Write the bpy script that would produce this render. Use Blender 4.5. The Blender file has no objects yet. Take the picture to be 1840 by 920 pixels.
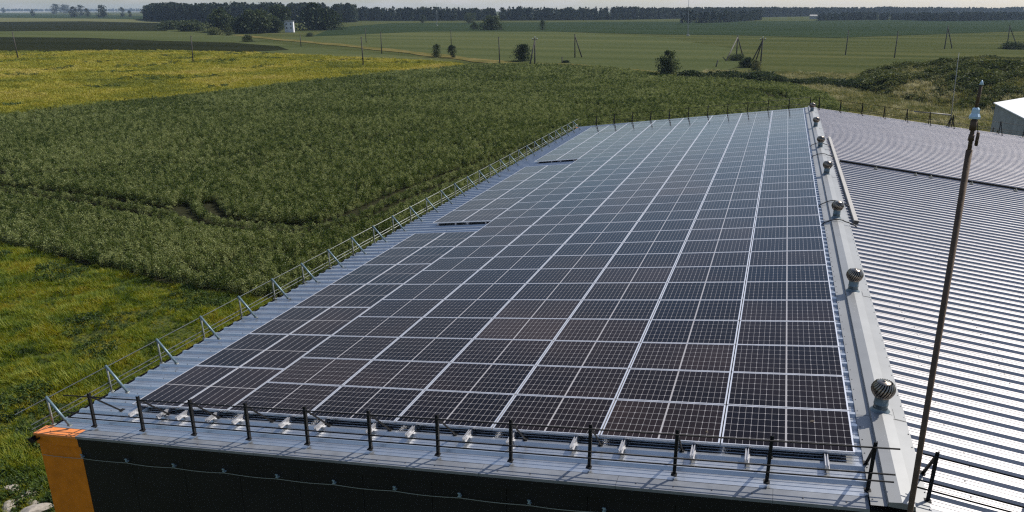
import bpy, bmesh, math, random
import numpy as np
from mathutils import Matrix, Vector, noise

scene = bpy.context.scene
COL = scene.collection
R = math.radians

# ------------------------------------------------------------------ camera
ZB = 10.4                                    # height of the panel plane's ridge corner above the ground
CAM = np.array([-1.456, -9.558, 5.594 + ZB])
YAW, PITCH, ROLL, FPX = R(19.467), R(18.402), R(-0.087), 1335.35
_f = np.array([-math.sin(YAW) * math.cos(PITCH), math.cos(YAW) * math.cos(PITCH), -math.sin(PITCH)])
_r0 = np.array([math.cos(YAW), math.sin(YAW), 0.0])
_u0 = np.cross(_r0, _f)
_r = _r0 * math.cos(ROLL) + _u0 * math.sin(ROLL)
_u = -_r0 * math.sin(ROLL) + _u0 * math.cos(ROLL)
cd = bpy.data.cameras.new('camera')
cd.sensor_width = 36.0
cd.lens = 36.0 * FPX / 1840.0
cd.clip_start = 0.1
cd.clip_end = 20000
cam = bpy.data.objects.new('camera', cd)
COL.objects.link(cam)
cam.matrix_world = Matrix(((_r[0], _u[0], -_f[0], CAM[0]), (_r[1], _u[1], -_f[1], CAM[1]),
                           (_r[2], _u[2], -_f[2], CAM[2]), (0, 0, 0, 1)))
scene.camera = cam

# ------------------------------------------------------------------ sky, sun, exposure
SUN_ELEV = R(46)
SUN_DIR = Vector((0.66, 0.75, 0)).normalized()          # horizontal direction towards the sun
SUN_AZ = math.atan2(SUN_DIR.x, SUN_DIR.y)
w = bpy.data.worlds.new('World')
scene.world = w
w.use_nodes = True
nt = w.node_tree
bg = nt.nodes['Background']
sky = nt.nodes.new('ShaderNodeTexSky')
sky.sky_type = 'NISHITA'
sky.sun_disc = False
sky.sun_elevation = SUN_ELEV
sky.sun_rotation = SUN_AZ
sky.air_density = 1.0
sky.dust_density = 1.0
sky.ozone_density = 3.0
tc = nt.nodes.new('ShaderNodeTexCoord')
sx = nt.nodes.new('ShaderNodeSeparateXYZ')
nt.links.new(tc.outputs['Generated'], sx.inputs[0])
zz = nt.nodes.new('ShaderNodeMath'); zz.operation = 'MAXIMUM'; zz.inputs[1].default_value = 0.0
nt.links.new(sx.outputs[2], zz.inputs[0])
za = nt.nodes.new('ShaderNodeMath'); za.operation = 'ADD'; za.inputs[1].default_value = 0.22
nt.links.new(zz.outputs[0], za.inputs[0])
dv_ = nt.nodes.new('ShaderNodeVectorMath'); dv_.operation = 'DIVIDE'
cb = nt.nodes.new('ShaderNodeCombineXYZ')
for i_ in range(3):
    nt.links.new(za.outputs[0], cb.inputs[i_])
nt.links.new(tc.outputs['Generated'], dv_.inputs[0])
nt.links.new(cb.outputs[0], dv_.inputs[1])
cn = nt.nodes.new('ShaderNodeTexNoise')
cn.inputs['Scale'].default_value = 1.6
cn.inputs['Detail'].default_value = 6
cn.inputs['Roughness'].default_value = 0.55
nt.links.new(dv_.outputs[0], cn.inputs['Vector'])
cr = nt.nodes.new('ShaderNodeValToRGB')
cr.color_ramp.elements[0].position, cr.color_ramp.elements[0].color = 0.46, (0, 0, 0, 1)
cr.color_ramp.elements[1].position, cr.color_ramp.elements[1].color = 0.72, (1, 1, 1, 1)
nt.links.new(cn.outputs[0], cr.inputs[0])
cm = nt.nodes.new('ShaderNodeMix'); cm.data_type = 'RGBA'
cf = nt.nodes.new('ShaderNodeMath'); cf.operation = 'MULTIPLY'; cf.inputs[1].default_value = 0.5
nt.links.new(cr.outputs[0], cf.inputs[0])
nt.links.new(cf.outputs[0], cm.inputs[0])
nt.links.new(sky.outputs[0], cm.inputs[6])
cm.inputs[7].default_value = (5.2, 4.9, 5.2, 1)
nt.links.new(cm.outputs[2], bg.inputs[0])
bg.inputs[1].default_value = 0.105
sd = bpy.data.lights.new('sun', 'SUN')
sd.energy = 4.8
sd.angle = R(0.53)
sd.color = (1.0, 0.94, 0.84)
sun = bpy.data.objects.new('sun', sd)
COL.objects.link(sun)
to_sun = Vector((SUN_DIR.x * math.cos(SUN_ELEV), SUN_DIR.y * math.cos(SUN_ELEV), math.sin(SUN_ELEV)))
sun.rotation_euler = to_sun.to_track_quat('Z', 'Y').to_euler()
sun.location = (30, 40, 60)
vs = scene.view_settings
vs.view_transform = 'Standard'
vs.look = 'None'
vs.exposure = 0.34
vs.gamma = 1.0
vs.use_curve_mapping = False
scene.render.engine = 'CYCLES'
cy = scene.cycles
cy.max_bounces = 6
cy.diffuse_bounces = 2
cy.glossy_bounces = 3
cy.transmission_bounces = 3
cy.volume_bounces = 0
cy.transparent_max_bounces = 4
cy.caustics_reflective = False
cy.caustics_refractive = False
cy.sample_clamp_indirect = 4.0
cy.use_adaptive_sampling = False
cy.use_denoising = False
cy.sample_clamp_direct = 12.0
cy.denoiser = 'OPENIMAGEDENOISE'
cy.denoising_input_passes = 'RGB_ALBEDO_NORMAL'
cy.pixel_filter_type = 'BLACKMAN_HARRIS'
cy.filter_width = 1.25
random.seed(7)
RNG = np.random.default_rng(11)


# ------------------------------------------------------------------ where a point of the view lies in the place
def ray(px, py):
    return _f + _r * ((px - 920) / FPX) + _u * ((460 - py) / FPX)


def G(px, py, z=0.0):
    v = ray(px, py)
    t = (z - CAM[2]) / v[2]
    p = CAM + v * t
    return (float(p[0]), float(p[1]))


def above(base, px, py):
    """point on the upright plane through base that faces the viewer"""
    n = np.array([_f[0], _f[1], 0.0])
    n /= np.linalg.norm(n)
    v = ray(px, py)
    t = (n @ (np.array([base[0], base[1], 0.0]) - CAM)) / (n @ v)
    p = CAM + v * t
    return tuple(float(c) for c in p)


# ------------------------------------------------------------------ materials
def new_mat(name):
    m = bpy.data.materials.new(name)
    m.use_nodes = True
    n = m.node_tree.nodes
    return m, n, m.node_tree.links, n['Principled BSDF']


def N(nodes, t, **kw):
    o = nodes.new(t)
    for k, v in kw.items():
        setattr(o, k, v)
    return o


def ramp(nodes, stops):
    r = nodes.new('ShaderNodeValToRGB')
    e = r.color_ramp.elements
    e[0].position, e[0].color = stops[0][0], (*stops[0][1], 1)
    e[1].position, e[1].color = stops[-1][0], (*stops[-1][1], 1)
    for p, c in stops[1:-1]:
        x = e.new(p)
        x.color = (*c, 1)
    return r


def noise_tex(nodes, links, scale, detail=4.0, rough=0.6, coord=None, stretch=None):
    tx = nodes.new('ShaderNodeTexNoise')
    tx.inputs['Scale'].default_value = scale
    tx.inputs['Detail'].default_value = detail
    tx.inputs['Roughness'].default_value = rough
    if coord is None:
        g = nodes.new('ShaderNodeNewGeometry')
        coord = g.outputs['Position']
    if stretch:
        mp = nodes.new('ShaderNodeMapping')
        mp.inputs['Rotation'].default_value = (0, 0, stretch[0])
        mp.inputs['Scale'].default_value = (stretch[1], stretch[2], 1)
        links.new(coord, mp.inputs[0])
        coord = mp.outputs[0]
    links.new(coord, tx.inputs['Vector'])
    return tx


def simple(name, col, rough=0.5, metal=0.0, var=0.12, scale=6.0, bump=0.0, spec=0.5):
    m, n, l, b = new_mat(name)
    tx = noise_tex(n, l, scale)
    a = tuple(c * (1 - var) for c in col)
    c2 = tuple(min(1, c * (1 + var)) for c in col)
    r = ramp(n, [(0.3, a), (0.7, c2)])
    l.new(tx.outputs[0], r.inputs[0])
    l.new(r.outputs[0], b.inputs['Base Color'])
    b.inputs['Roughness'].default_value = rough
    b.inputs['Metallic'].default_value = metal
    b.inputs['Specular IOR Level'].default_value = spec
    if bump:
        bp = n.new('ShaderNodeBump')
        bp.inputs['Strength'].default_value = bump
        bp.inputs['Distance'].default_value = 0.02
        l.new(tx.outputs[0], bp.inputs['Height'])
        l.new(bp.outputs[0], b.inputs['Normal'])
    return m


def roofing(name, col, rough):
    m, n, l, b = new_mat(name)
    tx = noise_tex(n, l, 1.1, 6, 0.65)
    oi = n.new('ShaderNodeObjectInfo')
    r = ramp(n, [(0.25, tuple(c * 0.86 for c in col)), (0.75, tuple(min(1, c * 1.06) for c in col))])
    l.new(tx.outputs[0], r.inputs[0])
    mx = N(n, 'ShaderNodeMix', data_type='RGBA', blend_type='MULTIPLY')
    mx.inputs[0].default_value = 1.0
    r2 = ramp(n, [(0, (0.93, 0.93, 0.94)), (1, (1, 1, 1))])
    l.new(oi.outputs['Random'], r2.inputs[0])
    l.new(r.outputs[0], mx.inputs[6])
    l.new(r2.outputs[0], mx.inputs[7])
    l.new(mx.outputs[2], b.inputs['Base Color'])
    tx2 = noise_tex(n, l, 9.0, 3)
    mr = N(n, 'ShaderNodeMapRange')
    mr.inputs[3].default_value = rough - 0.06
    mr.inputs[4].default_value = rough + 0.08
    l.new(tx2.outputs[0], mr.inputs[0])
    l.new(mr.outputs[0], b.inputs['Roughness'])
    b.inputs['Metallic'].default_value = 0.9
    bp = n.new('ShaderNodeBump')
    bp.inputs['Strength'].default_value = 0.12
    bp.inputs['Distance'].default_value = 0.03
    tx3 = noise_tex(n, l, 1.8, 2)
    l.new(tx3.outputs[0], bp.inputs['Height'])
    l.new(bp.outputs[0], b.inputs['Normal'])
    return m


M = {}
M['roof'] = roofing('zinc_roofing', (0.57, 0.59, 0.61), 0.36)
M['roof_right'] = roofing('dull_zinc_roofing', (0.41, 0.40, 0.405), 0.50)
M['roof_old'] = roofing('weathered_zinc_roofing', (0.60, 0.555, 0.535), 0.54)
M['flash'] = simple('grey_flashing', (0.20, 0.21, 0.23), 0.45, 0.3, 0.2, 3.0, 0.1)
M['cap'] = simple('ridge_sheet', (0.23, 0.235, 0.24), 0.48, 0.35, 0.09, 1.2, 0.05)
M['orange'] = simple('orange_sheet', (0.72, 0.23, 0.055), 0.45, 0.0, 0.08, 14)
M['orange_wall'] = simple('orange_wall_paint', (0.66, 0.185, 0.006), 0.6, 0.0, 0.16, 5, 0.05, 0.3)
M['wall'] = simple('anthracite_wall', (0.0095, 0.0088, 0.0088), 0.6, 0.0, 0.25, 1.5, 0, 0.25)
M['alu'] = simple('aluminium', (0.42, 0.42, 0.44), 0.5, 0.6, 0.05, 8)
M['frame'] = simple('anodised_frame', (0.74, 0.74, 0.77), 0.42, 0.75, 0.04, 8)
M['galv'] = simple('galvanised_tube', (0.24, 0.25, 0.235), 0.5, 0.5, 0.2, 9)
M['tube'] = simple('grey_green_tube', (0.13, 0.19, 0.22), 0.45, 0.3, 0.15, 9)
M['black'] = simple('black_steel', (0.009, 0.009, 0.010), 0.6, 0.0, 0.25, 10, 0, 0.2)
M['steel'] = simple('stainless', (0.24, 0.21, 0.18), 0.28, 1.0, 0.25, 12)
M['neck'] = simple('vent_neck_zinc', (0.13, 0.165, 0.18), 0.4, 0.5, 0.25, 9)
M['duct'] = simple('beige_duct', (0.31, 0.29, 0.265), 0.5, 0.0, 0.08, 6)
M['cable'] = simple('black_cable', (0.012, 0.012, 0.012), 0.5)
M['wire'] = simple('pale_wire', (0.24, 0.25, 0.19), 0.6)
M['clip'] = simple('zinc_clip', (0.30, 0.40, 0.42), 0.45, 0.3)
M['rust'] = simple('rusty_pipe', (0.085, 0.050, 0.028), 0.7, 0.1, 0.35, 9, 0.2)
M['ceramic'] = simple('pale_blue_plastic', (0.45, 0.58, 0.68), 0.35)
M['wood'] = simple('pole_wood', (0.055, 0.048, 0.042), 0.85, 0, 0.3, 3, 0.3)
M['concrete'] = simple('concrete_wall', (0.30, 0.29, 0.27), 0.85, 0, 0.2, 0.8, 0.1)
M['white_roof'] = simple('white_roof_sheet', (0.78, 0.77, 0.76), 0.55, 0, 0.06, 1.5)
M['whitewash'] = simple('white_brick', (0.62, 0.62, 0.65), 0.8, 0, 0.12, 2)
M['dark_open'] = simple('dark_opening', (0.02, 0.02, 0.025), 0.4)
M['screw'] = simple('screw_head', (0.06, 0.06, 0.065), 0.5, 0.5)
M['stone'] = simple('pale_stone', (0.27, 0.24, 0.205), 0.85, 0, 0.3, 6, 0.5)
M['bark'] = simple('bark', (0.06, 0.048, 0.036), 0.9, 0, 0.3, 6, 0.4)
M['back'] = None


def glassy(name, tinted):
    m, n, l, b = new_mat(name)
    if tinted:
        at = N(n, 'ShaderNodeAttribute', attribute_type='OBJECT', attribute_name='tint')
        tx = noise_tex(n, l, 0.38, 4, 0.5)  # brown reflected sheen painted into the cell colour, over each panel's own tint
        ad = N(n, 'ShaderNodeMath', operation='ADD')
        ml = N(n, 'ShaderNodeMath', operation='MULTIPLY_ADD')
        ml.inputs[1].default_value = 1.5
        ml.inputs[2].default_value = -0.75
        l.new(tx.outputs[0], ml.inputs[0])
        l.new(at.outputs['Fac'], ad.inputs[0])
        l.new(ml.outputs[0], ad.inputs[1])
        r = ramp(n, [(0.0, (0.0024, 0.0030, 0.0075)), (0.36, (0.0050, 0.0032, 0.0040)), (0.65, (0.0130, 0.0078, 0.0072)), (1.0, (0.026, 0.0165, 0.0140))])
        l.new(ad.outputs[0], r.inputs[0])
        l.new(r.outputs[0], b.inputs['Base Color'])
    else:
        b.inputs['Base Color'].default_value = (0.30, 0.29, 0.30, 1)
    tx2 = noise_tex(n, l, 3.0, 4)
    mr = N(n, 'ShaderNodeMapRange')
    mr.inputs[3].default_value = 0.07
    mr.inputs[4].default_value = 0.16
    l.new(tx2.outputs[0], mr.inputs[0])
    l.new(mr.outputs[0], b.inputs['Roughness'])
    b.inputs['IOR'].default_value = 1.5
    b.inputs['Specular IOR Level'].default_value = 0.09
    return m


M['cell'] = glassy('silicon_cell_under_glass', True)
M['back'] = glassy('white_backsheet_under_glass', False)


def leaf_mat(name, stops, scale=0.25, transl=0.35, rough=0.55, rnd=0.5, detail=5):
    """leaf colour from a slow noise over the ground and a per-plant random value"""
    m, n, l, b = new_mat(name)
    n.remove(b)
    out = n['Material Output']
    tx = noise_tex(n, l, scale, detail, 0.62)
    oi = n.new('ShaderNodeObjectInfo')
    ml = N(n, 'ShaderNodeMath', operation='MULTIPLY_ADD')
    ml.inputs[1].default_value = rnd
    ml.inputs[2].default_value = -rnd / 2
    l.new(oi.outputs['Random'], ml.inputs[0])
    ad = N(n, 'ShaderNodeMath', operation='ADD')
    l.new(tx.outputs[0], ad.inputs[0])
    l.new(ml.outputs[0], ad.inputs[1])
    r = ramp(n, stops)
    l.new(ad.outputs[0], r.inputs[0])
    d = n.new('ShaderNodeBsdfDiffuse')
    t = n.new('ShaderNodeBsdfTranslucent')
    g = n.new('ShaderNodeBsdfGlossy')
    g.inputs['Roughness'].default_value = rough
    g.inputs['Color'].default_value = (0.9, 0.95, 0.9, 1)
    l.new(r.outputs[0], d.inputs[0])
    hs = n.new('ShaderNodeHueSaturation')
    hs.inputs['Hue'].default_value = 0.49
    hs.inputs['Saturation'].default_value = 1.1
    hs.inputs['Value'].default_value = 1.0
    l.new(r.outputs[0], hs.inputs['Color'])
    l.new(hs.outputs[0], t.inputs[0])
    mx = n.new('ShaderNodeMixShader')
    mx.inputs[0].default_value = transl
    l.new(d.outputs[0], mx.inputs[1])
    l.new(t.outputs[0], mx.inputs[2])
    mx2 = n.new('ShaderNodeMixShader')
    mx2.inputs[0].default_value = 0.015
    l.new(mx.outputs[0], mx2.inputs[1])
    l.new(g.outputs[0], mx2.inputs[2])
    l.new(mx2.outputs[0], out.inputs[0])
    return m


def ground_mat(name, stops, scale, stretch=None, fine=2.5, bump=0.4, dist=0.3):
    m, n, l, b = new_mat(name)
    t1 = noise_tex(n, l, scale, 6, 0.65, stretch=stretch)
    t2 = noise_tex(n, l, fine, 5, 0.7)
    mx = N(n, 'ShaderNodeMath', operation='MULTIPLY_ADD')
    mx.inputs[1].default_value = 0.45
    l.new(t2.outputs[0], mx.inputs[0])
    s = N(n, 'ShaderNodeMath', operation='MULTIPLY')
    s.inputs[1].default_value = 0.55
    l.new(t1.outputs[0], s.inputs[0])
    l.new(s.outputs[0], mx.inputs[2])
    r = ramp(n, [(.5 + (p_ - .5) * .5, c_) for p_, c_ in stops])
    l.new(mx.outputs[0], r.inputs[0])
    l.new(r.outputs[0], b.inputs['Base Color'])
    b.inputs['Roughness'].default_value = 0.95
    b.inputs['Specular IOR Level'].default_value = 0.0
    bp = n.new('ShaderNodeBump')
    bp.inputs['Strength'].default_value = bump
    bp.inputs['Distance'].default_value = dist
    l.new(t2.outputs[0], bp.inputs['Height'])
    l.new(bp.outputs[0], b.inputs['Normal'])
    return m


M['crop'] = leaf_mat('bean_leaf', [(0.25, (0.036, 0.058, 0.010)), (0.5, (0.100, 0.130, 0.030)), (0.8, (0.235, 0.262, 0.098))], 0.06, 0.38, 0.45, 0.75)
M['grass'] = leaf_mat('meadow_grass', [(0.26, (0.026, 0.050, 0.008)), (0.40, (0.100, 0.155, 0.012)), (0.56, (0.215, 0.235, 0.016)), (0.72, (0.26, 0.23, 0.018)), (0.92, (0.25, 0.16, 0.02))], 0.42, 0.42, 0.6, 0.30)
M['weed'] = leaf_mat('weed_leaf', [(0.3, (0.020, 0.040, 0.010)), (0.7, (0.060, 0.095, 0.022))], 0.5, 0.3, 0.5, 0.5)
M['yellow'] = leaf_mat('yellow_meadow', [(0.28, (0.080, 0.098, 0.020)), (0.42, (0.175, 0.185, 0.022)), (0.54, (0.285, 0.265, 0.032)), (0.68, (0.39, 0.33, 0.085))], 0.045, 0.3, 0.6, 0.12)
M['straw'] = leaf_mat('straw_grass', [(0.3, (0.085, 0.105, 0.028)), (0.5, (0.20, 0.19, 0.06)), (0.75, (0.46, 0.42, 0.24))], 0.10, 0.3, 0.6, 0.3)
M['leafA'] = leaf_mat('dark_tree_leaf', [(0.3, (0.020, 0.034, 0.013)), (0.7, (0.056, 0.074, 0.028))], 0.2, 0.35, 0.55, 0.4)
M['leafB'] = leaf_mat('scrub_leaf', [(0.3, (0.045, 0.060, 0.019)), (0.6, (0.100, 0.115, 0.036)), (0.85, (0.20, 0.195, 0.085))], 0.12, 0.28, 0.55, 0.4)
M['leafF'] = leaf_mat('forest_leaf', [(0.3, (0.010, 0.019, 0.011)), (0.7, (0.026, 0.040, 0.020))], 0.05, 0.2, 0.55, 0.5)


# ------------------------------------------------------------------ mesh helpers
class MB:
    def __init__(self):
        self.v, self.f, self.m = [], [], []

    def add(self, vs, fs, mi=0):
        o = len(self.v)
        self.v += [tuple(x) for x in vs]
        self.f += [tuple(i + o for i in f) for f in fs]
        self.m += [mi] * len(fs)

    def box(self, c, s, rot=None, mi=0):
        vs = []
        for x in (-.5, .5):
            for y in (-.5, .5):
                for z in (-.5, .5):
                    p = Vector((x * s[0], y * s[1], z * s[2]))
                    if rot is not None:
                        p = rot @ p
                    vs.append((p.x + c[0], p.y + c[1], p.z + c[2]))
        self.add(vs, [(0, 1, 3, 2), (4, 6, 7, 5), (0, 4, 5, 1), (2, 3, 7, 6), (0, 2, 6, 4), (1, 5, 7, 3)], mi)

    def tube(self, a, b, r0, r1=None, n=8, caps=True, mi=0):
        r1 = r0 if r1 is None else r1
        a, b = Vector(a), Vector(b)
        d = (b - a).normalized()
        x = d.orthogonal().normalized()
        y = d.cross(x)
        vs = []
        for p, r in ((a, r0), (b, r1)):
            for i in range(n):
                t = 2 * math.pi * i / n
                q = p + x * (r * math.cos(t)) + y * (r * math.sin(t))
                vs.append(tuple(q))
        fs = [(i, (i + 1) % n, n + (i + 1) % n, n + i) for i in range(n)]
        if caps:
            fs += [tuple(range(n - 1, -1, -1)), tuple(range(n, 2 * n))]
        self.add(vs, fs, mi)

    def path(self, pts, r, n=6, mi=0):
        pts = [Vector(p) for p in pts]
        rings = []
        for i, p in enumerate(pts):
            d = (pts[min(i + 1, len(pts) - 1)] - pts[max(i - 1, 0)]).normalized()
            x = Vector((0, 0, 1)).cross(d)
            x = x.normalized() if x.length > 1e-4 else Vector((1, 0, 0))
            y = d.cross(x)
            rings.append([tuple(p + x * (r * math.cos(2 * math.pi * k / n)) + y * (r * math.sin(2 * math.pi * k / n))) for k in range(n)])
        vs = [q for g in rings for q in g]
        fs = []
        for i in range(len(pts) - 1):
            for k in range(n):
                fs.append((i * n + k, i * n + (k + 1) % n, (i + 1) * n + (k + 1) % n, (i + 1) * n + k))
        fs += [tuple(range(n - 1, -1, -1)), tuple(range((len(pts) - 1) * n, len(pts) * n))]
        self.add(vs, fs, mi)

    def lathe(self, prof, n=20, mi=0):
        vs, fs = [], []
        for r, z in prof:
            for k in range(n):
                t = 2 * math.pi * k / n
                vs.append((r * math.cos(t), r * math.sin(t), z))
        for i in range(len(prof) - 1):
            for k in range(n):
                fs.append((i * n + k, i * n + (k + 1) % n, (i + 1) * n + (k + 1) % n, (i + 1) * n + k))
        self.add(vs, fs, mi)

    def mesh(self, name, mats, smooth=False):
        me = bpy.data.meshes.new(name)
        me.from_pydata(self.v, [], self.f)
        for m in (mats if isinstance(mats, (list, tuple)) else [mats]):
            me.materials.append(m)
        if any(self.m):
            me.polygons.foreach_set('material_index', self.m)
        if smooth:
            me.polygons.foreach_set('use_smooth', [True] * len(self.f))
        me.update()
        return me

    def build(self, name, mat, parent=None, smooth=False):
        return link(name, self.mesh(name, mat, smooth), parent)


def link(name, data, parent=None, loc=None):
    o = bpy.data.objects.new(name, data)
    COL.objects.link(o)
    if parent is not None:
        o.parent = parent
    if loc is not None:
        o.location = loc
    return o


def tag(o, label=None, cat=None, group=None, kind=None):
    if label:
        o['label'] = label
    if cat:
        o['category'] = cat
    if group:
        o['group'] = group
    if kind:
        o['kind'] = kind
    return o


def empty(name, loc=(0, 0, 0), rot=(0, 0, 0)):
    o = bpy.data.objects.new(name, None)
    o.empty_display_size = 0.2
    COL.objects.link(o)
    o.location = loc
    o.rotation_euler = rot
    return o


def ordinal(i):
    return ['first', 'second', 'third', 'fourth', 'fifth', 'sixth', 'seventh', 'eighth', 'ninth', 'tenth', 'eleventh', 'twelfth'][i]


def numpy_noise(x, y, s, seed=0):
    return np.array([noise.noise((a / s + seed * 17.3, b / s - seed * 9.1, seed * 3.7)) for a, b in zip(x, y)])


def in_poly(x, y, poly):
    x, y = np.asarray(x), np.asarray(y)
    c = np.zeros(x.shape, bool)
    n = len(poly)
    for i in range(n):
        x1, y1 = poly[i]
        x2, y2 = poly[(i + 1) % n]
        if y1 == y2:
            continue
        k = ((y1 > y) != (y2 > y)) & (x < (x2 - x1) * (y - y1) / (y2 - y1) + x1)
        c ^= k
    return c


def poly_dist(x, y, pts):
    d = np.full(len(x), 1e9)
    for (x1, y1), (x2, y2) in zip(pts[:-1], pts[1:]):
        dx, dy = x2 - x1, y2 - y1
        L = dx * dx + dy * dy
        t = np.clip(((x - x1) * dx + (y - y1) * dy) / L, 0, 1)
        d = np.minimum(d, np.hypot(x - x1 - t * dx, y - y1 - t * dy))
    return d


def smooth_line(pts, n=8):
    out = []
    p = [pts[0]] + list(pts) + [pts[-1]]
    for i in range(1, len(p) - 2):
        for k in range(n):
            t = k / n
            a, b, c, d = (np.array(p[i + j], float) for j in (-1, 0, 1, 2))
            q = 0.5 * ((2 * b) + (-a + c) * t + (2 * a - 5 * b + 4 * c - d) * t * t + (-a + 3 * b - 3 * c + d) * t ** 3)
            out.append((float(q[0]), float(q[1])))
    out.append(tuple(pts[-1]))
    return out


# ================================================================== SETTING: ground and fields
def sheet(name, poly, z, mat, kind='structure'):
    mb = MB()
    mb.add([(x, y, z) for x, y in poly], [tuple(range(len(poly)))])
    me = mb.mesh(name, mat)
    bm = bmesh.new()
    bm.from_mesh(me)
    bmesh.ops.recalc_face_normals(bm, faces=bm.faces)
    for f in bm.faces:
        if f.normal.z < 0:
            f.normal_flip()
    bmesh.ops.triangulate(bm, faces=bm.faces)
    bm.to_mesh(me)
    bm.free()
    o = link(name, me)
    o['kind'] = kind
    return o


M['soil'] = ground_mat('field_ground', [(0.3, (0.035, 0.045, 0.016)), (0.5, (0.060, 0.072, 0.022)), (0.7, (0.10, 0.10, 0.03))], 0.12, None, 2.2)
M['cropsoil'] = ground_mat('crop_soil', [(0.3, (0.016, 0.018, 0.010)), (0.7, (0.034, 0.034, 0.018))], 0.3, None, 3.0)
M['f_yellow'] = ground_mat('yellow_field_ground', [(0.3, (0.13, 0.14, 0.010)), (0.5, (0.25, 0.23, 0.014)), (0.7, (0.36, 0.29, 0.025))], 0.05, (0.3, 0.35, 1.4), 1.2)
M['f_shade'] = ground_mat('cloud_shadow_ground', [(0.3, (0.010, 0.013, 0.006)), (0.7, (0.020, 0.023, 0.011))], 0.02, (0.25, 0.3, 1.5), 0.9)  # near-black colour for cloud shadow painted over the far fields
M['f_grey'] = ground_mat('grey_green_crop_ground', [(0.3, (0.044, 0.056, 0.022)), (0.5, (0.060, 0.072, 0.030)), (0.7, (0.084, 0.090, 0.038))], 0.015, (0.2, 0.25, 2.0), 0.7)
M['f_olive'] = ground_mat('olive_crop_ground', [(0.3, (0.034, 0.044, 0.016)), (0.5, (0.052, 0.061, 0.023)), (0.72, (0.080, 0.082, 0.032))], 0.02, (0.1, 0.25, 2.2), 0.8)
M['f_teal'] = ground_mat('blue_green_crop_ground', [(0.3, (0.018, 0.030, 0.015)), (0.7, (0.030, 0.044, 0.021))], 0.01, (0.2, 0.3, 2.0), 0.5)
M['f_pale'] = ground_mat('pale_stubble_ground', [(0.3, (0.08, 0.088, 0.04)), (0.7, (0.12, 0.12, 0.06))], 0.01, (0.2, 0.3, 2.0), 0.5)
M['track'] = ground_mat('dirt_track', [(0.3, (0.055, 0.060, 0.018)), (0.5, (0.105, 0.092, 0.032)), (0.7, (0.17, 0.135, 0.06))], 0.1, None, 1.2)

mb = MB()
RG = 5200.0
ring = [(RG * math.cos(2 * math.pi * k / 64), RG * math.sin(2 * math.pi * k / 64), 0.0) for k in range(64)]
mb.add(ring, [tuple(range(64))])
tag(mb.build('ground', M['f_olive']), kind='structure')

# rough meadow beside the building and beyond it
sheet('meadow_ground', [(-75, -45), (60, -45), (75, 150), (30, 175), (-18, 180), (-26, 30), (-75, 30)], 0.012, M['soil'])
CROP = [(-75, 29.5), G(0, 440), G(75, 457), G(150, 475), G(300, 511), G(430, 536), (-26.2, 23.6), (-19.0, 24.5), (-17.5, 30), (-17.5, 47), (2, 50),
        (9, 110), G(1500, 185), G(1480, 172), G(1440, 160), G(1400, 151), G(1280, 143), G(1180, 136), G(1090, 125), G(1000, 119.5), G(930, 118), G(850, 120), G(600, 145), G(330, 178), G(150, 196), G(0, 215), (-130, 60), (-110, 40)]
sheet('crop_field_ground', CROP, 0.03, M['cropsoil'])
YELLOW = [G(0, 215), G(150, 196), G(330, 178), G(600, 145), G(850, 120), G(810, 113), G(760, 109.5), G(600, 102.5), G(450, 95), G(300, 92), G(0, 93.5), (-380, 190), (-260, 70), (-135, 62)]
sheet('yellow_meadow_ground', YELLOW, 0.03, M['f_yellow'])
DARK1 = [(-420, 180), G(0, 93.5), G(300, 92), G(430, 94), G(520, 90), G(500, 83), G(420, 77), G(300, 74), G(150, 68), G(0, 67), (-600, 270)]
sheet('grey_green_wedge', [G(430, 94), G(450, 95), G(600, 102.5), G(760, 109.5), G(830, 113), G(700, 98), G(560, 85), G(470, 76), G(420, 77), G(500, 83), G(520, 90)], 0.05, M['f_grey'])
sheet('painted_cloud_shadow', DARK1, 0.06, M['f_shade'])  # band of cloud shadow laid in as a dark sheet
GREY1 = [(-600, 270), G(0, 67), G(150, 68), G(300, 74), G(420, 76), G(470, 73), G(430, 63), G(300, 56), G(150, 55.5), G(0, 56.5), (-800, 330)]
sheet('grey_crop_strip', GREY1, 0.09, M['f_grey'])
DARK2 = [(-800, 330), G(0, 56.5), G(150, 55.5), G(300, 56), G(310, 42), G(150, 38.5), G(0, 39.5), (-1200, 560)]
sheet('painted_far_cloud_shadow', DARK2, 0.12, M['f_shade'])  # second cloud shadow band, also painted as a dark sheet
PALE = [(-1200, 560), G(0, 39.5), G(150, 38.5), G(310, 42), G(330, 37.5), G(200, 34), G(0, 32), (-1700, 800)]
sheet('pale_far_strip', PALE, 0.2, M['f_pale'])
TEAL0 = [(-1700, 800), G(0, 32), G(200, 34), G(330, 37.5), G(340, 30), G(0, 24), (-3000, 1700)]
sheet('green_far_strip', TEAL0, 0.3, M['f_teal'])
GREY2 = [G(560, 66), G(480, 70), G(600, 82), G(900, 110), G(1010, 115), G(1180, 129), G(1290, 131), G(1330, 120), G(1330, 90), G(1180, 66), G(1000, 57), G(760, 57)]
sheet('grey_crop_field', GREY2, 0.09, M['f_grey'])
TEAL1 = [G(560, 66), G(760, 57), G(1000, 57), G(1180, 62), G(1300, 63), G(1500, 68), G(1640, 63), G(1840, 56), (420, 760), (560, 1250), G(1840, 34), G(1400, 38), G(1000, 40), G(700, 42), G(600, 50)]
sheet('blue_green_crop_field', TEAL1, 0.14, M['f_teal'])
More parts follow.
